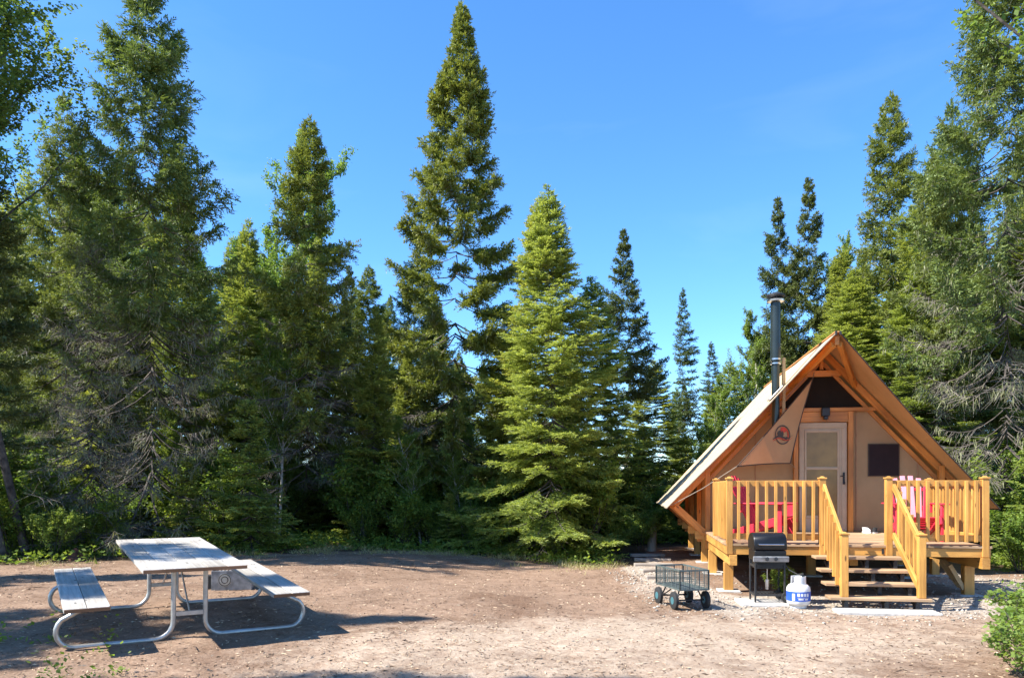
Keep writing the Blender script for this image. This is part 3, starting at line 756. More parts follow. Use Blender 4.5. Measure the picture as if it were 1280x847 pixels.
for x in (1.385, 2.34):
    rl = empty('stair_railing'); rl.parent = tent
    tn = -1.08
    rpost(x, tn, 0.172, 0.985, rl)
    a_, b_ = Vector((x, 0.0, 1.63)), Vector((x, tn + .04, 0.90))
    k = MB(); k.beam(a_, b_, 0.04, 0.088); k.build('handrail', 'pine', rl, 0.004)
    a2, b2 = Vector((x, 0.0, 0.93)), Vector((x, tn + .04, 0.27))
    k = MB(); k.beam(a2, b2, 0.04, 0.088); k.build('bottom_rail', 'pine', rl, 0.004)
    for i in range(6):
        f = (i + 1) / 7; c1 = a_.lerp(b_, f); c2 = a2.lerp(b2, f); o_ = Vector((-0.04 if x < 2 else 0.04, 0, 0))
        k = MB(); k.beam(c2 + o_ - Vector((0, 0, .06)), c1 + o_ + Vector((0, 0, .03)), 0.05, 0.038, (0, 1, 0)); k.build('baluster', 'pine', rl, 0.003)

def cabw(x, t, z=0): return CO + Matrix.Rotation(-A, 3, 'Z') @ Vector((x, t, z))

# ---- tarp with emblem
T0 = Vector((1.94, 3.20, 3.655)); T1 = Vector((0.465, 2.40, 1.99)); T2 = Vector((1.495, 3.0, 2.06))
tarp_root = empty('shade_tarp', CO, cab_rot, 'triangular tan canvas tarp with a round red and black emblem strung across the porch', 'tarp')
def tri_pt(u, v):   # barycentric on a curved triangle
    a_ = 1 - u - v; p = T0 * a_ + T1 * u + T2 * v
    c_ = (T0 + T1 + T2) / 3
    k1 = 0.30 * a_ * u + 0.22 * a_ * v + 0.12 * u * v
    return p + (c_ - p) * k1 * 1.0 + Vector((0, 0.10 * math.sin(5 * u + 3 * v) * a_ * (u + v), 0))
b = MB(); n = 18; ids = {}; vs = []; fs = []
for i in range(n + 1):
    for j in range(n + 1 - i): ids[i, j] = len(vs); vs.append(tri_pt(i / n, j / n))
for i in range(n):
    for j in range(n - i):
        fs.append((ids[i, j], ids[i + 1, j], ids[i, j + 1]))
        if i + j < n - 1: fs.append((ids[i + 1, j], ids[i + 1, j + 1], ids[i, j + 1]))
b.add(vs, fs); o = b.build('canvas', 'tarp', tarp_root); o.data.polygons.foreach_set('use_smooth', [True] * len(o.data.polygons))
k = MB()
for ed in ([(i / n, 0) for i in range(n + 1)], [(0, i / n) for i in range(n + 1)], [(1 - i / n, i / n) for i in range(n + 1)]):
    k.tube([tri_pt(*e) for e in ed], 0.010, 5)
k.build('hem', 'hem', tarp_root)
k = MB(); k.tube([T1, Vector((-0.1, 2.68, 1.60)), Vector((-0.66, 2.95, 1.28))], 0.007, 5); k.tube([T2, Vector((1.66, 3.38, 1.99))], 0.006, 5); k.tube([T0, Vector((2.0, 3.38, 3.78))], 0.008, 5)
k.build('guy_rope', 'rope', tarp_root)
# emblem sits on the canvas
nrm = (T1 - T0).cross(T2 - T0).normalized()
if nrm.y > 0: nrm = -nrm
ex = Vector((1, 0, 0)); ex = (ex - nrm * ex.dot(nrm)).normalized(); ez = nrm.cross(ex); ez = ez if ez.z > 0 else -ez
ec = tri_pt(0.30, 0.36); 
# find true surface offset by sampling
def on_tarp(x, z):
    target = ec + ex * x + ez * z
    best = min(vs, key=lambda p: (p - target - nrm * (p - target).dot(nrm)).length_squared)
    near = sorted(vs, key=lambda p: (p - target - nrm * (p - target).dot(nrm)).length_squared)[:4]
    dd = sum((p - target).dot(nrm) for p in near) / 4
    return target + nrm * (dd + 0.014)
def ring(r0, r1, a0, a1, mname, nm='emblem', sx=1, cx=0, cz=0, extra=0.0):
    m_ = 28; v_ = []; f_ = []
    for i in range(m_ + 1):
        a_ = a0 + (a1 - a0) * i / m_
        for rr in (r0, r1): v_.append(on_tarp(cx + rr * math.cos(a_) * sx, cz + rr * math.sin(a_)) + nrm * extra)
    for i in range(m_): f_.append((2 * i, 2 * i + 1, 2 * i + 3, 2 * i + 2))
    q = MB(); q.add(v_, f_); return q.build(nm, mname, tarp_root)
ring(0.155, 0.178, 0, 2 * math.pi, 'emb_dark'); ring(0.115, 0.140, -0.6, 1.9, 'emb_red')
ring(0.0, 0.062, 0, 2 * math.pi, 'emb_dark', sx=1.2, cx=-0.05, cz=0.02); ring(0.0, 0.045, 0, 2 * math.pi, 'emb_red', cx=0.02, cz=0.085, sx=1.5)
ring(0.03, 0.058, 2.6, 6.6, 'emb_dark', cx=0.035, cz=-0.05, sx=1.3)
def swoosh(z0, z1, wd, mname):
    v_ = []; f_ = []; m_ = 14
    for i in range(m_ + 1):
        u = i / m_; x = -0.23 + 0.46 * u; zc = z0 + (z1 - z0) * u + 0.035 * math.sin(u * 6.28); h_ = wd * math.sin(math.pi * min(1, u + .08)) + .003
        v_ += [on_tarp(x, zc - h_) + nrm * .003, on_tarp(x, zc + h_) + nrm * .003]
    for i in range(m_): f_.append((2 * i, 2 * i + 1, 2 * i + 3, 2 * i + 2))
    q = MB(); q.add(v_, f_); q.build('emblem', mname, tarp_root)
swoosh(-0.085, -0.005, 0.016, 'emb_dark'); swoosh(-0.115, -0.045, 0.007, 'emb_red')

# ---- adirondack chairs (local: faces -y)
def adirondack(name):
    root = empty(name)
    k = MB()
    for i in range(6):
        y = -0.30 + i * 0.095; z = 0.36 - 0.028 * i - 0.004 * i * i * 0.5
        k.box((0, y, z), (0.50, 0.088, 0.02), Matrix.Rotation(-0.28, 3, 'X'))
    k.build('seat', 'red', root, 0.004)
    for i in range(6):
        u = (i - 2.5) / 2.5; hgt = 0.86 - 0.13 * u * u
        k = MB(); q0 = Vector((u * 0.20, 0.24, 0.24)); d = Vector((u * 0.12, 0.40, 0.92)).normalized()
        k.beam(q0, q0 + d * hgt, 0.078, 0.018, (0, 1, 0)); k.build('back_slat', 'red', root, 0.006)
    k = MB(); k.box((0, 0.375, 0.50), (0.56, 0.03, 0.06)); k.box((0, 0.50, 0.80), (0.56, 0.03, 0.05)); k.build('back_brace', 'red', root, 0.004)
    for s_ in (-1, 1):
        k = MB(); k.box((s_ * 0.345, 0.04, 0.575), (0.13, 0.78, 0.022)); k.build('armrest', 'red', root, 0.008)
        k = MB(); k.box((s_ * 0.315, -0.26, 0.28), (0.028, 0.11, 0.56)); k.build('leg', 'red', root, 0.004)
        k = MB(); k.beam((s_ * 0.28, -0.36, 0.34), (s_ * 0.28, 0.60, 0.05), 0.028, 0.13); k.build('leg', 'red', root, 0.004)
        k = MB(); k.box((s_ * 0.315, 0.36, 0.50), (0.03, 0.08, 0.14)); k.build('arm_bracket', 'red', root, 0.003)
    return root
c1 = adirondack('adirondack_chair'); p = cabw(0.80, 1.15, 0.782); c1.location = p; c1.rotation_euler = (0, 0, -A + R(62))
tag(c1, 'red slatted garden chair turned sideways behind the left porch railing', 'chair', 'red chairs on the porch')
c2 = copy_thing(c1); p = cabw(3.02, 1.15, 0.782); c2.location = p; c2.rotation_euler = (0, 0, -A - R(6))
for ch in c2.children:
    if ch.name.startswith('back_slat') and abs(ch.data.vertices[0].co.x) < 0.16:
        ch.data = ch.data.copy(); ch.data.materials[0] = M['pink']  # middle slats recoloured pink to stand in for sun glare
tag(c2, 'red slatted garden chair facing forward with sun glare painted pink on its back below the wall window', 'chair', 'red chairs on the porch')
# shoes
def shoe(name, label, x, rz):
    root = empty(name, cabw(x, 3.12, 0.782), (0, 0, -A + rz), label, 'shoe', 'shoes left by the door')
    k = MB(); k.lathe((0, 0, 0), [(0.05, 0.0), (0.052, 0.02)], 16); 
    for i, v in enumerate(k.v): k.v[i] = (v[0], v[1] * 2.6, v[2])
    k.build('sole', 'white', root)
    k = MB(); k.lathe((0, 0, 0.02), [(0.047, 0.0), (0.045, 0.04), (0.034, 0.075), (0.03, 0.08)], 16)
    for i, v in enumerate(k.v): k.v[i] = (v[0], v[1] * 2.5 + (0.05 if v[2] > .07 else 0), v[2])
    k.build('upper', 'blackp' if x > 2.9 else 'white', root, smooth=True); return root
shoe('shoe', 'pale shoe left on the porch boards by the door', 2.86, R(15)); shoe('shoe', 'black shoe beside the pale shoe by the door', 3.0, R(-20))

# ---- barbecue grill
gr = empty('barbecue_grill', (px2x(959, 10.75), 10.75, 0.03), (0, 0, R(-4)), 'black gas barbecue grill with closed lid and silver control panel beside the deck', 'barbecue')
k = MB(); prof = [(-0.20, 0.0), (-0.215, 0.07), (-0.19, 0.16), (-0.12, 0.215), (0.0, 0.235), (0.12, 0.215), (0.20, 0.14), (0.215, 0.0)]
k.prism([(-0.265, y, 0.72 + z) for y, z in prof], None, (0.53, 0, 0)); lid = k.build('lid', 'blackm', gr, 0.012, smooth=True)
k = MB(); k.tube([(-0.2, -0.205, 0.80), (-0.2, -0.25, 0.80), (0.2, -0.25, 0.80), (0.2, -0.205, 0.80)], 0.012, 8); k.build('handle', 'steel', lid, smooth=True)
k = MB(); k.box((0, 0, 0.645), (0.51, 0.40, 0.14)); k.box((0, 0, 0.52), (0.45, 0.34, 0.12)); k.build('firebox', 'blackm', gr, 0.01)
k = MB(); k.box((0, -0.225, 0.60), (0.57, 0.035, 0.075), Matrix.Rotation(0.25, 3, 'X')); pn = k.build('control_panel', 'firebox', gr, 0.006)
for x in (-0.07, 0.07):
    k = MB(); k.tube([(x, -0.24, 0.60), (x, -0.275, 0.608)], 0.026, 14); k.build('knob', 'blackp', pn)
for x in (-0.235, 0.235):
    for y in (-0.16, 0.17):
        k = MB(); k.beam((x, y, 0.0 if x < 0 else 0.05), (x, y, 0.60), 0.028, 0.028, (0, 1, 0)); k.build('leg', 'blackp', gr, 0.003)
k = MB()
for y in (-0.16, 0.17): k.box((0, y, 0.10), (0.44, 0.024, 0.03)); k.box((0, y, 0.53), (0.44, 0.02, 0.03))
for x in (-0.235, 0.235): k.box((x, 0, 0.10), (0.024, 0.31, 0.03)); k.box((x, 0, 0.50), (0.02, 0.31, 0.03))
for i in range(7): k.box((-0.18 + i * 0.06, 0.005, 0.105), (0.010, 0.31, 0.010))
k.build('bottom_shelf', 'blackp', gr)
k = MB(); k.tube([(0.0, 0, 0.54), (0.0, 0, 0.30)], 0.008, 8); k.lathe((0.0, 0, 0.16), [(0.03, 0), (0.035, 0.10), (0.035, 0.14)], 14); k.build('grease_cup', 'steel', gr)
k = MB(); k.tube([(0.2, -0.15, 0.56), (0.30, -0.2, 0.45), (0.40, -0.3, 0.40), (0.46, -0.42, 0.42)], 0.009, 8); k.build('gas_hose', 'rubber', gr, smooth=True)
for y in (-0.18, 0.19):
    k = MB(); k.tube([(0.262, y, 0.07), (0.295, y, 0.07)], 0.07, 20)
    k.v = [(v[0], v[1], v[2]) for v in k.v]
    rot = Matrix.Rotation(R(90), 3, 'Z')
    k = MB(); k.tube([(0.25, y - 0.02, 0.07), (0.25, y + 0.02, 0.07)], 0.07, 20); wh_ = k.build('wheel', 'rubber', gr, smooth=True)
    k = MB(); k.tube([(0.25, y - 0.024, 0.07), (0.25, y + 0.024, 0.07)], 0.03, 14); k.build('hub', 'greenm', wh_)
k = MB(); k.box((0, 0, 0), (0.75, 0.62, 0.05)); o = k.build('concrete_slab', 'stone', None, 0.012); o.location = (px2x(957, 10.72), 10.72, 0.0); o.rotation_euler = (0, 0, R(-6))
tag(o, 'pale flat concrete slab under the barbecue grill', 'slab')
k = MB(); k.box((0, 0, 0), (1.25, 0.34, 0.06)); o = k.build('paving_slab', 'stone', None, 0.015); o.location = cabw(1.85, -1.28, 0.0); o.rotation_euler = cab_rot
tag(o, 'thin grey paving slab lying under the bottom porch step', 'slab')

gr.scale = (0.84, 0.9, 1.0)
# ---- propane tank
pt = empty('propane_tank', (px2x(998, 10.35), 10.35, 0.0), (0, 0, R(10)), 'white propane tank with a blue label standing right of the grill', 'gas tank')
k = MB(); k.lathe((0, 0, 0), [(0.105, 0.0), (0.105, 0.03), (0.12, 0.035), (0.148, 0.06), (0.155, 0.10), (0.155, 0.235), (0.148, 0.275), (0.12, 0.31), (0.06, 0.33), (0.02, 0.335)], 36); k.build('body', 'white', pt, smooth=True)
k = MB(); v_ = []; f_ = []
for i in range(33):
    a_ = R(-200 + i * 7); 
    for z in (0.10, 0.225): v_.append((0.1575 * math.cos(a_), 0.1575 * math.sin(a_), z))
for i in range(32): f_.append((2 * i, 2 * i + 2, 2 * i + 3, 2 * i + 1))
k.add(v_, f_); lb = k.build('label_band', 'blue', pt)
def patch(a0, a1, z0, z1, m_, r_=0.159):
    k = MB(); v_ = []; f_ = []; n_ = 8
    for i in range(n_ + 1):
        a_ = R(a0 + (a1 - a0) * i / n_); v_ += [(r_ * math.cos(a_), r_ * math.sin(a_), z0), (r_ * math.cos(a_), r_ * math.sin(a_), z1)]
    for i in range(n_): f_.append((2 * i, 2 * i + 2, 2 * i + 3, 2 * i + 1))
    k.add(v_, f_); k.build('label_mark', m_, lb)
for a0, a1, z0, z1 in ((-125, -113, .165, .205), (-109, -98, .165, .205), (-94, -83, .165, .205), (-79, -68, .165, .205), (-125, -68, .145, .150), (-120, -96, .118, .136), (-90, -72, .118, .136), (-150, -136, .11, .2)):
    patch(a0, a1, z0, z1, 'white')
k = MB()
for a0 in (-150, 30):
    v_ = []; f_ = []; n_ = 12
    for i in range(n_ + 1):
        a_ = R(a0 + 125 * i / n_)
        for r_, z in ((0.098, 0.315), (0.095, 0.42), (0.086, 0.42), (0.089, 0.315)): v_.append((r_ * math.cos(a_), r_ * math.sin(a_), z))
    for i in range(n_):
        for q in range(4): f_.append((4 * i + q, 4 * i + (q + 1) % 4, 4 * i + 4 + (q + 1) % 4, 4 * i + 4 + q))
    f_.append((0, 1, 2, 3)); f_.append((4 * n_ + 3, 4 * n_ + 2, 4 * n_ + 1, 4 * n_)); k.add(v_, f_)
k.build('collar', 'white', pt, smooth=True)
k = MB(); k.lathe((0, 0, 0.33), [(0.022, 0), (0.022, 0.035), (0.012, 0.04), (0.03, 0.045), (0.03, 0.06), (0.01, 0.065)], 16); k.build('valve', 'steel', pt)

# ---- garden cart
ct = empty('garden_cart', (px2x(852, 10.5), 10.5, gzf(px2x(852, 10.5), 10.5)), (0, 0, R(-78)), 'grey-green steel mesh garden cart with four wheels parked left of the porch', 'cart')
ct.scale = (0.9, 0.9, 0.9)
LX, LY, Z0, Z1 = 0.44, 0.225, 0.30, 0.58
k = MB(); k.box((0, 0, Z0), (LX * 2, LY * 2, 0.012)); k.build('bed', 'greenm', ct)
def mesh_panel(p, q, nm='mesh_side'):
    p = Vector(p); q = Vector(q); k = MB(); up = Vector((0, 0, Z1 - Z0))
    for u in (p, p + up): k.beam(u, u + (q - p), 0.022, 0.022)
    k.beam(p, p + up, 0.02, 0.02, (0, 1, 0)); k.beam(q, q + up, 0.02, 0.02, (0, 1, 0))
    n_ = max(2, int((q - p).length / 0.14))
    for i in range(1, n_): k.tube([p.lerp(q, i / n_), p.lerp(q, i / n_) + up], 0.006, 5)
    for i in range(1, int((q - p).length / 0.028)): k.tube([p.lerp(q, i * 0.028 / (q - p).length), p.lerp(q, i * 0.028 / (q - p).length) + up], 0.0022, 4)
    for i in range(1, 9): k.tube([p + up * i / 9, q + up * i / 9], 0.0022, 4)
    k.build(nm, 'greenm', ct)
mesh_panel((-LX, -LY, Z0), (LX, -LY, Z0)); mesh_panel((-LX, LY, Z0), (LX, LY, Z0)); mesh_panel((-LX, -LY, Z0), (-LX, LY, Z0)); mesh_panel((LX, -LY, Z0), (LX, LY, Z0))
k = MB()
for x in (-0.29, 0.29):
    k.tube([(x, -0.22, 0.13), (x, 0.22, 0.13)], 0.012, 8)
    for y in (-0.2, 0.2): k.tube([(x, y, 0.13), (x * 0.8, y * 0.7, Z0)], 0.012, 6)
k.tube([(-0.3, 0, 0.26), (0.3, 0, 0.26)], 0.014, 6); k.build('undercarriage', 'blackp', ct)
for x in (-0.29, 0.29):
    for y in (-0.25, 0.25):
        k = MB(); v0 = len(k.v); k.tube([(x, y - 0.03, 0.13), (x, y - 0.02, 0.13), (x, y + 0.02, 0.13), (x, y + 0.03, 0.13)], [0.11, 0.13, 0.13, 0.11], 24); wl = k.build('wheel', 'rubber', ct, smooth=True)
        k = MB(); k.tube([(x, y - 0.032, 0.13), (x, y + 0.032, 0.13)], 0.055, 18); k.build('rim', 'hub', wl, smooth=True)
k = MB(); k.tube([(-0.40, 0, 0.20), (-0.62, 0.02, 0.12), (-0.88, 0.05, 0.05)], 0.012, 8); k.tube([(-0.88, -0.04, 0.05), (-0.88, 0.14, 0.05)], 0.012, 8); k.build('pull_handle', 'blackp', ct)

# ---- picnic table
cx_, cy_ = -3.705, 8.45
pt_ = empty('picnic_table', (cx_, cy_, gzf(cx_, cy_) - 0.01), (R(3.4), 0, R(32.5)), 'picnic table of weathered grey planks on bent galvanised tube legs', 'picnic table')
def plank(name, xs, wd, z, L, parent, jig=0.006):
    o_ = []
    for x in xs:
        k = MB(); k.box((x, random.uniform(-jig, jig), z + random.uniform(-.001, .001)), (wd, L, 0.038)); q = k.build(name, 'grey_wood', parent, 0.004)
        for s_ in (-1, 1):
            k = MB(); k.box((x, s_ * (L / 2 + 0.003), z), (wd - 0.012, 0.006, 0.032)); e_ = k.build('end_grain', 'plank_end', q)
for i in range(5): pass
tp_ = empty('tabletop'); tp_.parent = pt_
k = MB()
for i in range(5): k.box(((i - 2) * 0.190, random.uniform(-.008, .008), 0.76 + random.uniform(-.0015, .0015)), (0.184, 2.44, 0.038))
k.build('planks', 'grey_wood', tp_, 0.004)
k = MB()
for s_ in (-1, 1):
    k = MB(); k.box((0, s_ * 1.2265, 0.759), (0.936, 0.010, 0.031)); k.build('end_grain', 'plank_end', tp_)
for s_ in (-1, 1):
    bn = empty('bench'); bn.parent = pt_
    k = MB()
    for i in (-.5, .5): k.box((s_ * 0.92 + i * 0.190, random.uniform(-.008, .008), 0.445 + random.uniform(-.0015, .0015)), (0.184, 2.44, 0.038))
    k.build('planks', 'grey_wood', bn, 0.004)
    k = MB()
    for e_ in (-1, 1):
        k = MB(); k.box((s_ * 0.92, e_ * 1.2265, 0.444), (0.366, 0.010, 0.031)); k.build('end_grain', 'plank_end', bn)
def arc(cx, cz, r_, a0, a1, n_=8): return [(cx + r_ * math.cos(R(a0 + (a1 - a0) * i / n_)), cz + r_ * math.sin(R(a0 + (a1 - a0) * i / n_))) for i in range(n_ + 1)]
for y in (-0.86, 0.86):
    for s_ in (-1, 1):
        prof = [(0.15, 0.735)] + arc(0.15 + 0.17, 0.03 + 0.17, 0.17, 180, 270) + arc(1.0, 0.03 + 0.155, 0.155, -90, 45) + [(0.865, 0.425)]
        k = MB(); k.tube([(s_ * x, y, z) for x, z in prof], 0.0235, 12); k.build('leg', 'galv', pt_, smooth=True)
    k = MB(); k.box((0, y, 0.27), (0.26, 0.03, 0.045)); k.build('crossbar', 'galv', pt_, 0.003); k = MB(); k.box((0, y, 0.724), (0.90, 0.035, 0.03)); k.build('top_crossbar', 'galv', pt_, 0.003)
    for s_ in (-1, 1):
        k = MB(); k.box((s_ * 0.92, y, 0.418), (0.34, 0.035, 0.012)); k.build('bench_bracket', 'galv', pt_)
    k = MB(); k.beam((0, y, 0.28), (0, y * 0.25, 0.735), 0.03, 0.012, (1, 0, 0)); k.build('brace', 'galv', pt_, 0.002)

# ---- fire box
fx, fy = px2x(292, 10.6), 10.6
fb = empty('fire_box', (fx, fy, gzf(fx, fy)), (0, 0, R(12)), 'low grey steel fire box with a round vent plate behind the picnic table', 'fire pit')
k = MB(); 
for s_ in (-1, 1): k.box((s_ * 0.30, 0, 0.15), (0.012, 0.44, 0.30)); 
k.box((0, -0.226, 0.15), (0.612, 0.012, 0.30)); k.box((0, 0.226, 0.13), (0.612, 0.012, 0.26)); k.build('body', 'firebox', fb, 0.003)
k = MB(); k.tube([(-0.1, -0.236, 0.16), (-0.1, -0.244, 0.16)], 0.10, 24); vp = k.build('vent_plate', 'galv', fb)
k = MB()
for rr in (0.05, 0.09):
    k.tube([(-0.1 + rr * math.cos(i * .3927), -0.247, 0.16 + rr * math.sin(i * .3927)) for i in range(16)], 0.006, 6, closed=True)
k.build('vent_ring', 'blackp', vp)
k = MB()
for i in range(11): k.tube([(-0.27 + i * 0.054, -0.22, 0.30), (-0.27 + i * 0.054, 0.22, 0.30)], 0.006, 6)
k.build('grate', 'blackp', fb)
k = MB(); k.box((-0.36, -0.05, 0.12), (0.08, 0.2, 0.2)); k.build('ash_door', 'blackp', fb, 0.004)

fb.scale = (0.84, 0.9, 0.88)
# ---- stump, rotten stump, path edging
sx_, sy_ = px2x(815, 19.5), 19.5
k = MB(); prof = []
k.lathe((0, 0, 0), [(0.135, -0.05), (0.115, 0.08), (0.105, 0.45), (0.108, 0.60), (0.095, 0.605)], 18)
k.v = [(x * (1 + 0.06 * math.sin(5 * math.atan2(y, x))) + 0.02 * z, y, z + (0.03 * x / 0.1 if z > .55 else 0)) for x, y, z in k.v]; k.g = [(z, x, y) for x, y, z in k.v]
o = k.build('tree_stump', 'old_wood', None, smooth=True); o.location = (sx_, sy_, gzf(sx_, sy_)); tag(o, 'short pale grey cut tree stump standing left of the tent cabin', 'stump')
rx, ry = px2x(94, 14.6), 14.6
k = MB(); rr_ = random.Random(4)
k.lathe((0, 0, 0), [(0.22, -0.05), (0.16, 0.04), (0.12, 0.09), (0.07, 0.15), (0.03, 0.19)], 15)
k.v = [(x * rr_.uniform(.75, 1.3), y * rr_.uniform(.75, 1.3), z * rr_.uniform(.8, 1.25)) for x, y, z in k.v]
o = k.build('rotten_stump', 'rot', None); o.location = (rx, ry, gzf(rx, ry)); tag(o, 'crumbling red-brown rotten stump in the shade behind the picnic table', 'stump')
for i in range(5):
    y = 13.6 + i * 1.15; x = 2.62 + 0.12 * i + random.uniform(-.05, .05)
    k = MB(); k.box((0, 0, 0), (0.8, 0.20, 0.07)); o = k.build('path_board', 'old_wood', None, 0.01); o.location = (x + 0.1, y, gzf(x, y) + 0.02); o.rotation_euler = (0, 0, R(random.uniform(-12, 12)))
    tag(o, 'pale weathered board laid in the gravel path left of the tent cabin', 'board', 'path boards left of the cabin')
# ------------------------------------------------------------------ trees
def T(seed, **k): return conifer(seed, **k)
def spruce_open():  # tall sparse spruce with clumped foliage, many limbs showing
    return T(14, H=15.0, Rm=2.35, foliage='spruce', green0=0.16, bare0=0.10, wh=0.52, nb=6, prof=0.45, topk=1.5, droop=0.14, up=1.2, tw=0.40, flat=0.35, spacing=0.028, bl=0.105, bw=0.032, bs=0.038, lichen=0.18, clump=0.42, gap=0.08, irregular=0.15, fill_in=0.36, minfol=0.5, sag=-0.14, leader=0.6, wjit=.08, hang=.14)
def spruce_old():   # big old spruce draped in lichen
    return T(23, H=14.0, Rm=2.8, foliage='old_spruce', green0=0.34, bare0=0.10, wh=0.44, nb=6, prof=0.80, topk=1.25, droop=0.06, up=0.9, tw=0.46, flat=0.4, spacing=0.042, bl=0.105, bw=0.028, bs=0.040, lichen=0.17, clump=0.5, gap=0.10, irregular=0.26, fill_in=0.36, minfol=0.06, sag=-0.34, hang=.4, wjit=.5, dead_density=.35, r0=.19)
def spruce_mid():
    return T(37, H=11.0, Rm=2.3, foliage='spruce', green0=0.36, bare0=0.18, wh=0.46, nb=7, prof=0.80, topk=1.25, droop=0.14, up=1.0, tw=0.40, flat=0.4, spacing=0.036, bl=0.10, bw=0.028, bs=0.038, lichen=0.08, clump=0.5, gap=0.10, irregular=0.28, fill_in=0.28, minfol=0.03, hang=.12, dead_density=.5)
def fir():
    return T(43, H=8.0, Rm=2.0, foliage='fir', green0=0.05, bare0=0.05, wh=0.21, nb=7, prof=0.92, topk=1.15, droop=0.14, up=0.7, tw=0.40, flat=0.82, spacing=0.048, bl=0.085, bw=0.022, bs=0.031, lichen=0.0, clump=0.25, gap=0.12, irregular=0.28, fill_in=0.25, minfol=0.75, sag=-0.10, tipamt=0.8, wjit=.35, hang=0.06, dead_density=.3, leader=.6)
def spruce_dark():
    return T(53, H=11.0, Rm=1.9, foliage='spruce_blue', green0=0.25, bare0=0.05, wh=0.55, nb=6, prof=0.62, topk=1.4, droop=0.05, up=1.3, tw=0.36, flat=0.4, spacing=0.032, bl=0.10, bw=0.032, bs=0.038, lichen=0.05, clump=0.35, gap=0.12, irregular=0.28, fill_in=0.22, minfol=0.25, hang=.08)
def spire():
    return T(67, H=10.0, Rm=0.95, foliage='spruce_blue', green0=0.2, bare0=0.05, wh=0.30, nb=6, prof=0.65, topk=1.6, droop=0.42, up=0.8, tw=0.30, flat=0.5, spacing=0.05, bl=0.085, bw=0.028, bs=0.040, lichen=0.1, clump=0.2, gap=0.12, irregular=0.3, fill_in=0.15, minfol=0.3)
def sapling_fir():
    return T(71, H=2.6, Rm=0.85, foliage='fir', green0=0.03, bare0=0.05, wh=0.16, nb=6, prof=0.8, droop=0.05, up=0.6, tw=0.26, flat=0.9, spacing=0.045, bl=0.07, bw=0.018, bs=0.03, clump=0.05, gap=0.05, irregular=0.2, fill_in=0.15, minfol=1, leader=0.2, r0=0.025, tipamt=0.7, dead_twigs=False)
def dead_spruce():
    return T(83, H=9.0, Rm=2.0, foliage='old_spruce', bark='bark', green0=0.9, bare0=0.05, wh=0.24, nb=6, prof=0.55, droop=0.12, up=0.4, tw=0.6, flat=0.1, spacing=0.09, clump=1, gap=0.1, irregular=0.4, fill_in=0.2, minfol=0.03, lichen=0.12, sag=-.3, dead_density=.6)

so_ = make_plant('spruce_tree', spruce_open())
old = make_plant('spruce_tree', spruce_old())
mid = make_plant('spruce_tree', spruce_mid())
fr = make_plant('fir_tree', fir())
dk = make_plant('spruce_tree', spruce_dark())
spi = make_plant('spruce_tree', spire())
sap = make_plant('fir_sapling', sapling_fir())
ded = make_plant('dead_spruce', dead_spruce())
mid2 = make_plant('spruce_tree', T(38, H=11.0, Rm=2.3, foliage='old_spruce', green0=0.34, bare0=0.14, wh=0.48, nb=7, prof=0.80, topk=1.25, droop=0.18, sag=-.25, up=1.0, tw=0.42, flat=0.4, spacing=0.040, bl=0.10, bw=0.028, bs=0.042, lichen=0.18, clump=0.45, gap=0.08, hang=.2, irregular=0.35, fill_in=0.3, minfol=0.04, dead_density=.4))
fr2 = make_plant('fir_tree', T(45, H=9.0, Rm=1.9, foliage='fir', green0=0.08, bare0=0.08, wjit=.3, wh=0.30, nb=7, prof=0.78, topk=1.7, droop=0.08, up=0.6, tw=0.48, flat=0.92, spacing=0.065, bl=0.10, bw=0.028, bs=0.040, clump=0.1, gap=0.06, irregular=0.2, fill_in=0.2, minfol=0.6, tipamt=0.55))
asp = make_plant('birch_tree', broadleaf(91, 8.5, 2.2, stems=1, leaf=0.06, nleaf=42000, lm='leaf_pale', base=0.25, sub=34, trunk_r=0.07))
bush = make_plant('leafy_bush', broadleaf(95, 1.5, 0.7, stems=7, leaf=0.065, nleaf=5200, barkm='bark', lm='leaf', base=0.15, sub=7, lv=2, spread=0.5, trunk_r=0.012))
bush2 = make_plant('leafy_bush', broadleaf(97, 2.3, 1.0, stems=6, leaf=0.075, nleaf=6500, barkm='bark', lm='leaf_pale', base=0.2, sub=9, lv=2, spread=0.35, trunk_r=0.016))

def tree(src, px, top, y, H0, rz, label=None, cat='tree', group=None, wide=1.0, tilt=(0, 0)):
    x = px2x(px, y); s = h_for(top, x, y) / H0
    return put(src, x, y, rz, s * wide, s, label, cat, group, tilt)
# --- the individual trees of the photograph
tree(old, 190, -75, 17.5, 14, 0.4, 'huge old spruce draped in grey lichen, left of the picnic table, top out of frame', wide=1.0)
tree(mid, 383, 150, 19.5, 11, 1.2, 'pointed spruce with brown dead lower branches behind the picnic table', wide=1.0)
tree(so_, 566, 6, 22.0, 15, 0.9, 'tallest free-standing spruce with sparse clumped limbs against the blue sky', wide=0.98)
tree(fr, 690, 236, 17.6, 8, 0.3, 'bright green layered balsam fir at the middle edge of the clearing', wide=0.93)
tree(fr, 664, 250, 20.5, 8, 2.6, 'second fir top crowding just left of the bright green middle fir', wide=0.85)
tree(fr2, 738, 350, 22.5, 9, 1.4, 'shorter fir leaning against the right side of the bright middle fir', wide=1.15)
tree(dk, 784, 286, 25.0, 11, 2.2, 'dark blue-green spruce with spiky crown right of the middle fir', wide=0.95)
tree(spi, 859, 360, 33.0, 10, 0.2, 'thin dark spire-shaped spruce standing alone in the sky gap', wide=1.0)
tree(spi, 889, 428, 36.0, 10, 2.0, 'small dark spruce tip just right of the thin spire', wide=1.25)
tree(dk, 1007, 222, 24.0, 11, 0.7, 'dark spruce rising behind the stove pipe', wide=0.80)
tree(dk, 978, 248, 25.0, 11, 3.4, 'dark spruce just left of the one behind the stove pipe', wide=0.8)
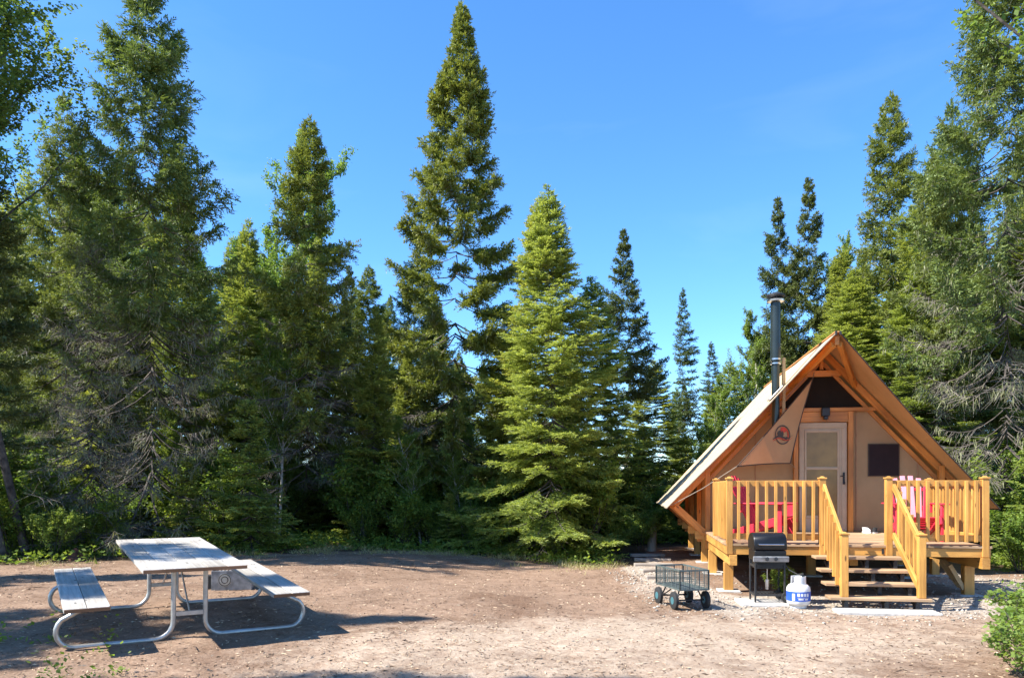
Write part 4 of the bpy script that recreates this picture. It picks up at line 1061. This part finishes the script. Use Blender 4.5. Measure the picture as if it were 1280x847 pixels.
tree(mid, 1112, 112, 22.0, 11, 3.0, 'tall spruce rising behind the roof ridge of the tent cabin', wide=0.85)
tree(old, 1258, -170, 17.0, 14, 2.9, 'huge lichen-covered spruce at the right edge behind the tent cabin', wide=0.95)
tree(mid2, 84, 120, 19.5, 11, 2.0, 'green spruce with dark trunk left of the huge lichen spruce', wide=0.9)
tree(dk, -40, 160, 15.0, 11, 0.0, 'dark shaded spruce at the left frame edge', wide=1.15)
tree(asp, 298, 165, 25.0, 8.5, 1.0, 'pale green birch showing between the two spruces behind the table', wide=0.8)
tree(asp, 940, 385, 24.0, 8.5, 2.0, 'light leafy birch left of the stove pipe', wide=0.8)
tree(fr2, 815, 452, 29.0, 9, 1.9, 'pale yellow-green fir left of the tent cabin under the thin spire spruce', wide=1.3)
tree(fr2, 912, 452, 31.0, 9, 3.9, 'light fir left of the stove pipe below the small dark spruce tip', wide=1.3)
tree(asp, 866, 475, 30.0, 8.5, 0.2, 'pale birch between the two light firs left of the tent cabin', wide=0.9)
tree(ded, 118, 300, 16.2, 9, 1.1, 'dead spruce with tangled bare grey branches below the lichen spruce', wide=1.1)
tree(mid2, 1195, 120, 20.5, 11, 5.0, 'spruce with drooping lichen between the ridge spruce and the right edge giant', wide=0.85)
tree(mid, 462, 330, 24.0, 11, 4.0, 'shorter spruce filling the gap left of the tallest spruce')
tree(mid2, 520, 300, 26.0, 11, 4.4, 'shorter lichen spruce directly left behind the tallest spruce')
tree(fr2, 640, 395, 23.0, 9, 0.4, 'light fir tucked behind the left flank of the middle fir')
tree(fr2, 1060, 340, 20.8, 9, 2.4, 'fir with pale layered boughs rising right behind the roof peak', wide=1.2)
tree(fr2, 1150, 330, 19.5, 9, 4.2, 'fir boughs spreading over the right roof slope', wide=1.2)

# sparse dead-limbed trees just outside the frame throw the dappled shade on the table
put(dk, -11.0, 6.3, 1.0, 0.9, 1.0, label='sparse spruce left of the clearing beyond the frame edge', cat='tree')
put(spi, -8.5, 4.3, 2.0, 1.07, label='thin spire spruce beside the camera left of the clearing', cat='tree')
put(mid2, -12.6, 10.2, 2.0, 0.78, label='spruce shading the back edge of the clearing from beyond the left frame edge', cat='tree')
put(mid, -11.5, 4.7, 2.0, 0.6, label='small spruce beside the clearing in front of the picnic table', cat='tree')

# --- background forest, each tree its own object
_sx = [-200, 0, 60, 120, 230, 300, 330, 430, 480, 530, 600, 650, 720, 760, 820, 905, 930, 960, 1040, 1090, 1150, 1280, 1500]
_sy = [150, 190, 190, 160, 200, 230, 250, 300, 370, 350, 400, 410, 390, 420, 470, 462, 420, 390, 330, 240, 190, 160, 140]
fr_rng = random.Random(21)
pts = []
srcs = [(mid, 11), (mid2, 11), (fr2, 9), (dk, 11), (mid, 11), (fr2, 9), (asp, 10.0)]
tries = 0
while len(pts) < 112 and tries < 20000:
    tries += 1
    y = 18.5 + 34 * fr_rng.random() ** 1.25
    px = fr_rng.uniform(-25, 1330)
    x = px2x(px, y)
    if y < float(yb(x)) + 2.2: continue
    if 2.2 < x < 10.2 and y < 22.5: continue
    if -2.5 < x < 5 and y < 24: continue
    if 660 < px < 965 and y < 33: continue
    dmin = 1.8 + (y - 18) * 0.05
    if any((x - a_) ** 2 + (y - b_) ** 2 < dmin * dmin for a_, b_ in pts): continue
    top = float(np.interp(px, _sx, _sy)) + abs(fr_rng.gauss(0, 28)) + (0 if fr_rng.random() < .55 else 50)
    src, H0 = fr_rng.choice(srcs)
    s = h_for(top, x, y) / H0
    if s < 0.3: continue
    s = min(s, 1.7)
    wide = s * fr_rng.uniform(0.65, 0.9) if s < 1 else s ** 0.5 * .85
    pts.append((x, y))
    nm = {mid: 'green spruce in the dense forest behind the clearing', mid2: 'lichen-hung spruce in the dense forest behind the clearing', fr2: 'light green fir in the dense forest behind the clearing', dk: 'dark spruce in the dense forest behind the clearing', asp: 'pale leafy birch in the dense forest behind the clearing'}[src]
    put(src, x, y, fr_rng.random() * 6.28, wide, s, nm, 'tree', {mid: 'green spruces of the background forest', mid2: 'lichen spruces of the background forest', fr2: 'firs of the background forest', dk: 'dark spruces of the background forest', asp: 'birches of the background forest'}[src])

yr = random.Random(12); yl = []
while len(yl) < 26:
    y = yr.uniform(18.8, 28); px = yr.uniform(0, 640); x = px2x(px, y)
    if y < float(yb(x)) + 1.4 or any((x - a_) ** 2 + (y - b_) ** 2 < 2.2 for a_, b_ in yl): continue
    yl.append((x, y)); s_ = yr.uniform(0.28, 0.5)
    put(asp, x, y, yr.random() * 6.28, s_ * 1.15, s_, 'young pale birch growing between the spruce trunks', 'tree', 'young birches between the spruce trunks')
# --- undergrowth: bushes and fir saplings along and behind the clearing edge
def in_cab(x, y): return 2.0 < x < 10.0 and 9.5 < y < 22
ug = random.Random(5); up_ = []
tries = 0; nb_ = 0
while nb_ < 165 and tries < 20000:
    tries += 1
    y0 = ug.random() ** 1.3 * 11; px = ug.uniform(-60, 1340)
    yy = 12 + ug.random() * 22
    x = px2x(px, yy); e = float(yb(x))
    if yy < e + 0.5 or yy > e + 12 or in_cab(x, yy): continue
    if any((x - a_) ** 2 + (yy - b_) ** 2 < 0.72 for a_, b_ in up_): continue
    k_ = ug.random(); near = yy - e
    if near < 1.3 and k_ < .5: continue
    if (325 < px < 430 and yy < 20.4) or (165 < px < 215 and yy < 17.6): continue
    up_.append((x, yy)); nb_ += 1
    if k_ < 0.45: put(bush, x, yy, ug.random() * 6.28, ug.uniform(0.5, 0.8) if near < 2 else ug.uniform(.8, 1.5), label='leafy green bush in the forest undergrowth', cat='bush', group='green bushes of the undergrowth')
    elif k_ < 0.68: put(bush2, x, yy, ug.random() * 6.28, ug.uniform(0.35, .5) if near < 2 else ug.uniform(.7, 1.2), label='pale leafy bush in the forest undergrowth', cat='bush', group='pale bushes of the undergrowth')
    else: put(sap, x, yy, ug.random() * 6.28, ug.uniform(0.5, 1.4), label='young fir sapling in the forest undergrowth', cat='sapling', group='fir saplings of the undergrowth')

for px, y, s_ in ((12, 14.9, .6), (45, 15.6, .8), (-10, 16.0, .9), (255, 18.3, .45), (295, 18.8, .5), (452, 18.6, .5), (500, 18.5, .62), (540, 18.9, .5), (590, 18.6, .38), (480, 20.4, .9), (800, 19.5, .5), (770, 18.2, .35)):
    put(bush2 if (px + int(y)) % 2 else bush, px2x(px, y), y, px * .7, s_ * (1 if (px + int(y)) % 2 else 1.4), label='sunlit leafy bush at the front of the undergrowth', cat='bush', group='sunlit bushes along the clearing edge')
# bush in the right foreground corner
cb = make_plant('leafy_bush', broadleaf(121, 0.62, 0.34, stems=11, leaf=0.055, nleaf=1500, barkm='bark', lm='leaf_pale', base=0.2, sub=5, lv=2, spread=0.7, trunk_r=0.005))
put(cb, 4.95, 7.25, 0.4, 0.95, label='sunlit yellow-green bush at the lower right corner', cat='bush')
put(cb, 4.35, 6.45, 1.4, 0.8, label='small leafy bush below the yellow-green corner bush', cat='bush')
put(cb, 5.65, 8.2, 2.6, 1.0, label='leafy twigs behind the yellow-green corner bush', cat='bush')
put(cb, 4.8, 6.75, 3.9, 0.85, label='yellow-green bush cut by the right frame edge in the corner', cat='bush')
put(bush2, 9.3, 12.9, 2.2, 0.55, label='leafy bush right of the right porch post', cat='bush')
put(bush, 9.6, 14.5, 0.2, 0.8, label='green bush behind the right end of the porch', cat='bush')
put(bush, px2x(979, 10.95), 10.95, 0.9, 0.30, label='small green weed growing between grill and propane tank', cat='plant')
put(bush, 7.15, 10.3, 0.9, 0.16, label='tiny weed in the gravel right of the stairs', cat='plant')

# dead sapling beside the spruce trunk
def dead_sapling():
    r = np.random.default_rng(3); st = Sticks(); H = 1.75
    tp, tr = trunk_poly(H, 0.035, r, 8, 0.01); tr = tr * 0.6; st.poly(tp, tr, 6)
    for i in range(34):
        z = 0.15 + 1.55 * r.random(); a = r.random() * 6.28; L = 0.16 + 0.42 * (1 - z / H) + .1 * r.random()
        s = np.linspace(0, 1, 7); hd = np.array([math.cos(a), math.sin(a)])
        p = np.stack([hd[0] * s * L, hd[1] * s * L, z + 0.35 * L * s - 0.6 * L * s ** 3], 1); st.poly(p[None], np.linspace(.008, .0035, 7)[None], 3)
    return [('trunk', st, 'deadwood')]
r_ = make_plant('dead_sapling', dead_sapling()); put(r_, px2x(343, 17.0), 17.0, 0, 0.9, label='bare dead grey sapling with curled twigs left of the brown spruce trunk', cat='sapling')
# fallen bare branches piled under the lichen spruce
def fallen(seed):
    r = np.random.default_rng(seed); st = Sticks()
    for i in range(1):
        p = np.stack([np.linspace(0, 2.2, 8), r.normal(size=8) * .05, 0.05 + 0.5 * np.sin(np.linspace(0.1, 2.6, 8))], 1); st.poly(p[None], np.linspace(.03, .008, 8)[None], 5)
        for j in range(26):
            t = r.integers(1, 7); a = r.normal() * 0.9; L = 0.3 + .6 * r.random(); s = np.linspace(0, 1, 5)
            q = p[t][None] + np.stack([s * L * math.cos(a), s * L * math.sin(a) * 1.2, s * L * r.normal() * 0.35 - .12 * s ** 2], 1); q[:, 2] = np.maximum(q[:, 2], 0.01)
            st.poly(q[None], np.linspace(.009, .003, 5)[None], 3)
            for m_ in range(4):
                b_ = r.normal() * 1.1 + a; l2 = L * .4; o0 = q[r.integers(1, 5)]; s2 = np.linspace(0, 1, 3)
                q2 = o0[None] + np.stack([s2 * l2 * math.cos(b_), s2 * l2 * math.sin(b_), s2 * l2 * r.normal() * .3], 1); q2[:, 2] = np.maximum(q2[:, 2], .01); st.poly(q2[None], np.linspace(.005, .002, 3)[None], 3)
    return [('wood', st, 'deadwood')]
fal = make_plant('fallen_branch', fallen(2))
for i, (px, y, rz, s) in enumerate(((80, 16.4, 0.2, 1.0), (160, 16.9, 2.9, 1.2), (40, 17.0, -0.4, .9))):
    put(fal, px2x(px, y), y, rz, s, label='bare grey fallen branch tangled under the lichen spruce', cat='branch', group='fallen branches under the lichen spruce')

# aspen boughs reaching in from trees beside the camera
def bough(seed, n, lm, leaf=0.06):
    r = np.random.default_rng(seed); return broadleaf(seed, 11.0, 4.1, stems=1, leaf=leaf, nleaf=n, lm=lm, barkm='bark', base=0.45, sub=34, trunk_r=0.08)
asn = make_plant('aspen_tree', bough(101, 60000, 'leaf_aspen', 0.07))
tree(asn, 6, -95, 14.2, 11, 0.6, 'leafy aspen with branches hanging in at the upper left corner', wide=1.0)
tree(asn, 34, -70, 14.9, 11, 1.3, 'second leafy aspen crowding the upper left corner behind the first aspen', wide=0.95)
tree(asn, 1340, -430, 11.0, 11, 2.1, 'leafy aspen whose twigs reach into the upper right sky', wide=0.9)

# --- ground cover at the forest edge (uncountable)
r = np.random.default_rng(99)
n = 90000
X = r.uniform(-16, 19, n); Y = 9 + 24 * r.random(n); E = yb(X)
d = Y - E + (fbm(X, Y, 44, 0.9, 3) - .5) * 1.8
pk = np.clip((d + 0.5) / 1.2, 0, 1) * np.clip(1.5 - d / 9, 0.15, 1)
cab_m = (X > 2.2) & (X < 9.8) & (Y < 21.5) & (Y > 10)
patch_n = fbm(X, Y, 77, 1.1, 3)
kp = (r.random(n) < pk * (0.35 + 1.3 * smooth(.42, .6, patch_n))) & ~cab_m & (np.abs(X) < Y * .75 + 1)
# a few plants straggling into the clearing at the lower left
X2 = r.uniform(-6, -3.2, 900); Y2 = r.uniform(5.4, 7.5, 900); k2 = (fbm(X2, Y2, 5, 2.0, 2) > .60) & (X2 < -Y2 * .6 + .6)
X = np.concatenate([X[kp], X2[k2]]); Y = np.concatenate([Y[kp], Y2[k2]])
m_ = 5
Xr = np.repeat(X, m_) + r.normal(size=len(X) * m_) * .05; Yr = np.repeat(Y, m_) + r.normal(size=len(X) * m_) * .05
hh = np.repeat(0.03 + 0.30 * r.random(len(X)) ** 2.2, m_) * (0.5 + .6 * r.random(len(Xr)))
P = np.stack([Xr, Yr, gz(Xr, Yr) + hh], 1); D = unit(np.stack([r.normal(size=len(P)), r.normal(size=len(P)), r.normal(size=len(P)) * .45 + .25], 1))
ln = (0.05 + 0.05 * r.random(len(P))) * np.clip(P[:, 1] / 11, .35, 1.1)
v_, q_, t_ = blades(P, D, ln, ln * 0.6, r, np.clip(r.normal(size=len(P)) * .3 + .4, 0, 1))
o = np_mesh('ground_cover', v_, q_, None, 'leaf', tip=t_); tag(o, 'low green leafy ground cover along the forest edge', 'ground cover', kind='stuff')
# --- dry grass where the clearing meets the forest
n = 60000
X = r.uniform(-12, 13, n); Y = 8 + 11 * r.random(n); d = Y - yb(X) + (fbm(X, Y, 21, 0.8, 3) - .5) * 2.4
kp = (r.random(n) < np.exp(-((d + 0.25) / 0.55) ** 2) * smooth(.40, .58, fbm(X, Y, 31, 1.7, 3))) & ~((X > 2.4) & (X < 9.8) & (Y > 10))
X, Y = X[kp], Y[kp]; rp2 = 4; X = np.repeat(X, rp2) + r.normal(size=len(X) * rp2) * .03; Y = np.repeat(Y, rp2) + r.normal(size=len(Y) * rp2) * .03
P = np.stack([X, Y, gz(X, Y) - .005], 1); D = unit(np.stack([r.normal(size=len(X)) * .7, r.normal(size=len(X)) * .7, 0.35 + r.random(len(X))], 1))
v_, q_, t_ = blades(P, D, 0.05 + 0.13 * r.random(len(X)), np.full(len(X), 0.008), r, r.random(len(X)))
M['dry'] = leafmat('dry_grass_blades', (0.20, 0.20, 0.06), (0.30, 0.26, 0.11), (0.52, 0.42, 0.22), 0.3)
o = np_mesh('dry_grass', v_, q_, None, 'dry', tip=t_); tag(o, 'dry yellow grass tufts where the clearing meets the forest', 'grass', kind='stuff')
# --- litter on the clearing: chips, needles, little twigs
n = 42000
X = r.uniform(-9, 9, n); Y = 5 + 13 * r.random(n) ** 1.3; X = X * np.clip(Y / 11, .45, 1.3)
kp = (Y < yb(X) + 1.5) & ~((X > 3.2) & (Y > 11.2)) & (r.random(n) < .25 + fbm(X, Y, 8, 1.2, 3))
X, Y = X[kp], Y[kp]
P = np.stack([X, Y, gz(X, Y) + (fbm(X, Y, 3, 2.2, 4) - .5) * .045 + 0.006], 1); a_ = r.random(len(X)) * 6.28
D = unit(np.stack([np.cos(a_), np.sin(a_), r.normal(size=len(X)) * .12 + .05], 1)); ln = 0.02 + 0.06 * r.random(len(X)) ** 2
v_, q_, t_ = blades(P, D, ln, 0.006 + 0.012 * r.random(len(X)), r, r.random(len(X)))
# a few longer dark twigs among the litter
nt2 = 420; ii = r.integers(0, len(X), nt2); a2_ = r.random(nt2) * 6.28
v2, q2, t2 = blades(P[ii] + np.array([0, 0, .004]), unit(np.stack([np.cos(a2_), np.sin(a2_), np.full(nt2, .02)], 1)), 0.10 + 0.28 * r.random(nt2) ** 2, 0.006 + .008 * r.random(nt2), r, r.random(nt2) * .25)
q_ = np.concatenate([q_, q2 + len(v_)]); v_ = np.concatenate([v_, v2]); t_ = np.concatenate([t_, t2])
m, nn, bb = mat('litter'); at_ = attr(nn, 'tip'); rp_ = ramp(nn, [(0, (0.07, 0.04, 0.025)), (.55, (0.26, 0.165, 0.10)), (1, (0.54, 0.41, 0.27))]); nn.links.new(at_.outputs['Fac'], rp_.inputs[0]); nn.links.new(rp_.outputs[0], bb.inputs['Base Color']); bb.inputs['Roughness'].default_value = .9; M['litter'] = m
o = np_mesh('forest_litter', v_, q_, None, 'litter', tip=t_); tag(o, 'scattered wood chips, needles and dry leaves on the clearing', 'litter', kind='stuff')
# --- gravel stones round the porch
n = 9000
X = r.uniform(1.8, 9.6, n); Y = r.uniform(8.7, 15, n)
wgt = smooth(1.1, .7, np.hypot((X - 5) / 4.8, (Y - 12.5) / 3.6)); kp = (r.random(n) < wgt * .8) & ~((X > 3.2) & (X < 7) & (Y > 11.4) & (r.random(n) < .8)); X, Y = X[kp], Y[kp]  # stones thinned under the deck too, keeping its shade dark
s_ = 0.008 + 0.022 * r.random(len(X)) ** 3
oc = np.array([[1, 0, 0], [0, 1, 0], [-1, 0, 0], [0, -1, 0], [0, 0, .7], [0, 0, -.7]]); tri = np.array([[0, 1, 4], [1, 2, 4], [2, 3, 4], [3, 0, 4], [1, 0, 5], [2, 1, 5], [3, 2, 5], [0, 3, 5]])
an = r.random(len(X)) * 6.28; ca, sa = np.cos(an), np.sin(an)
O = oc[None] * (s_[:, None] * (0.7 + .6 * r.random((len(X), 6))))[..., None]
O = np.stack([O[..., 0] * ca[:, None] - O[..., 1] * sa[:, None], O[..., 0] * sa[:, None] + O[..., 1] * ca[:, None], O[..., 2]], -1)
V_ = (O + np.stack([X, Y, gz(X, Y) + (fbm(X, Y, 3, 2.2, 4) - .5) * .045 + s_ * .2], 1)[:, None]).reshape(-1, 3)
Tq = (tri[None] + (np.arange(len(X)) * 6)[:, None, None]).reshape(-1, 3)
m, nn, bb = mat('pebbles'); at_ = attr(nn, 'tip'); rp_ = ramp(nn, [(0, (0.17, 0.14, 0.11)), (.5, (0.33, 0.28, 0.22)), (1, (0.52, 0.46, 0.38))]); nn.links.new(at_.outputs['Fac'], rp_.inputs[0]); nn.links.new(rp_.outputs[0], bb.inputs['Base Color']); bb.inputs['Roughness'].default_value = .9; M['pebbles'] = m
o = np_mesh('gravel', V_, None, Tq, 'pebbles', tip=np.repeat(r.random(len(X)), 6)); tag(o, 'pale gravel stones around the porch', 'gravel', kind='stuff')

for o in bpy.data.objects:
    if o.name.startswith(('concrete_slab', 'paving_slab', 'path_board')): o['kind'] = 'thing'
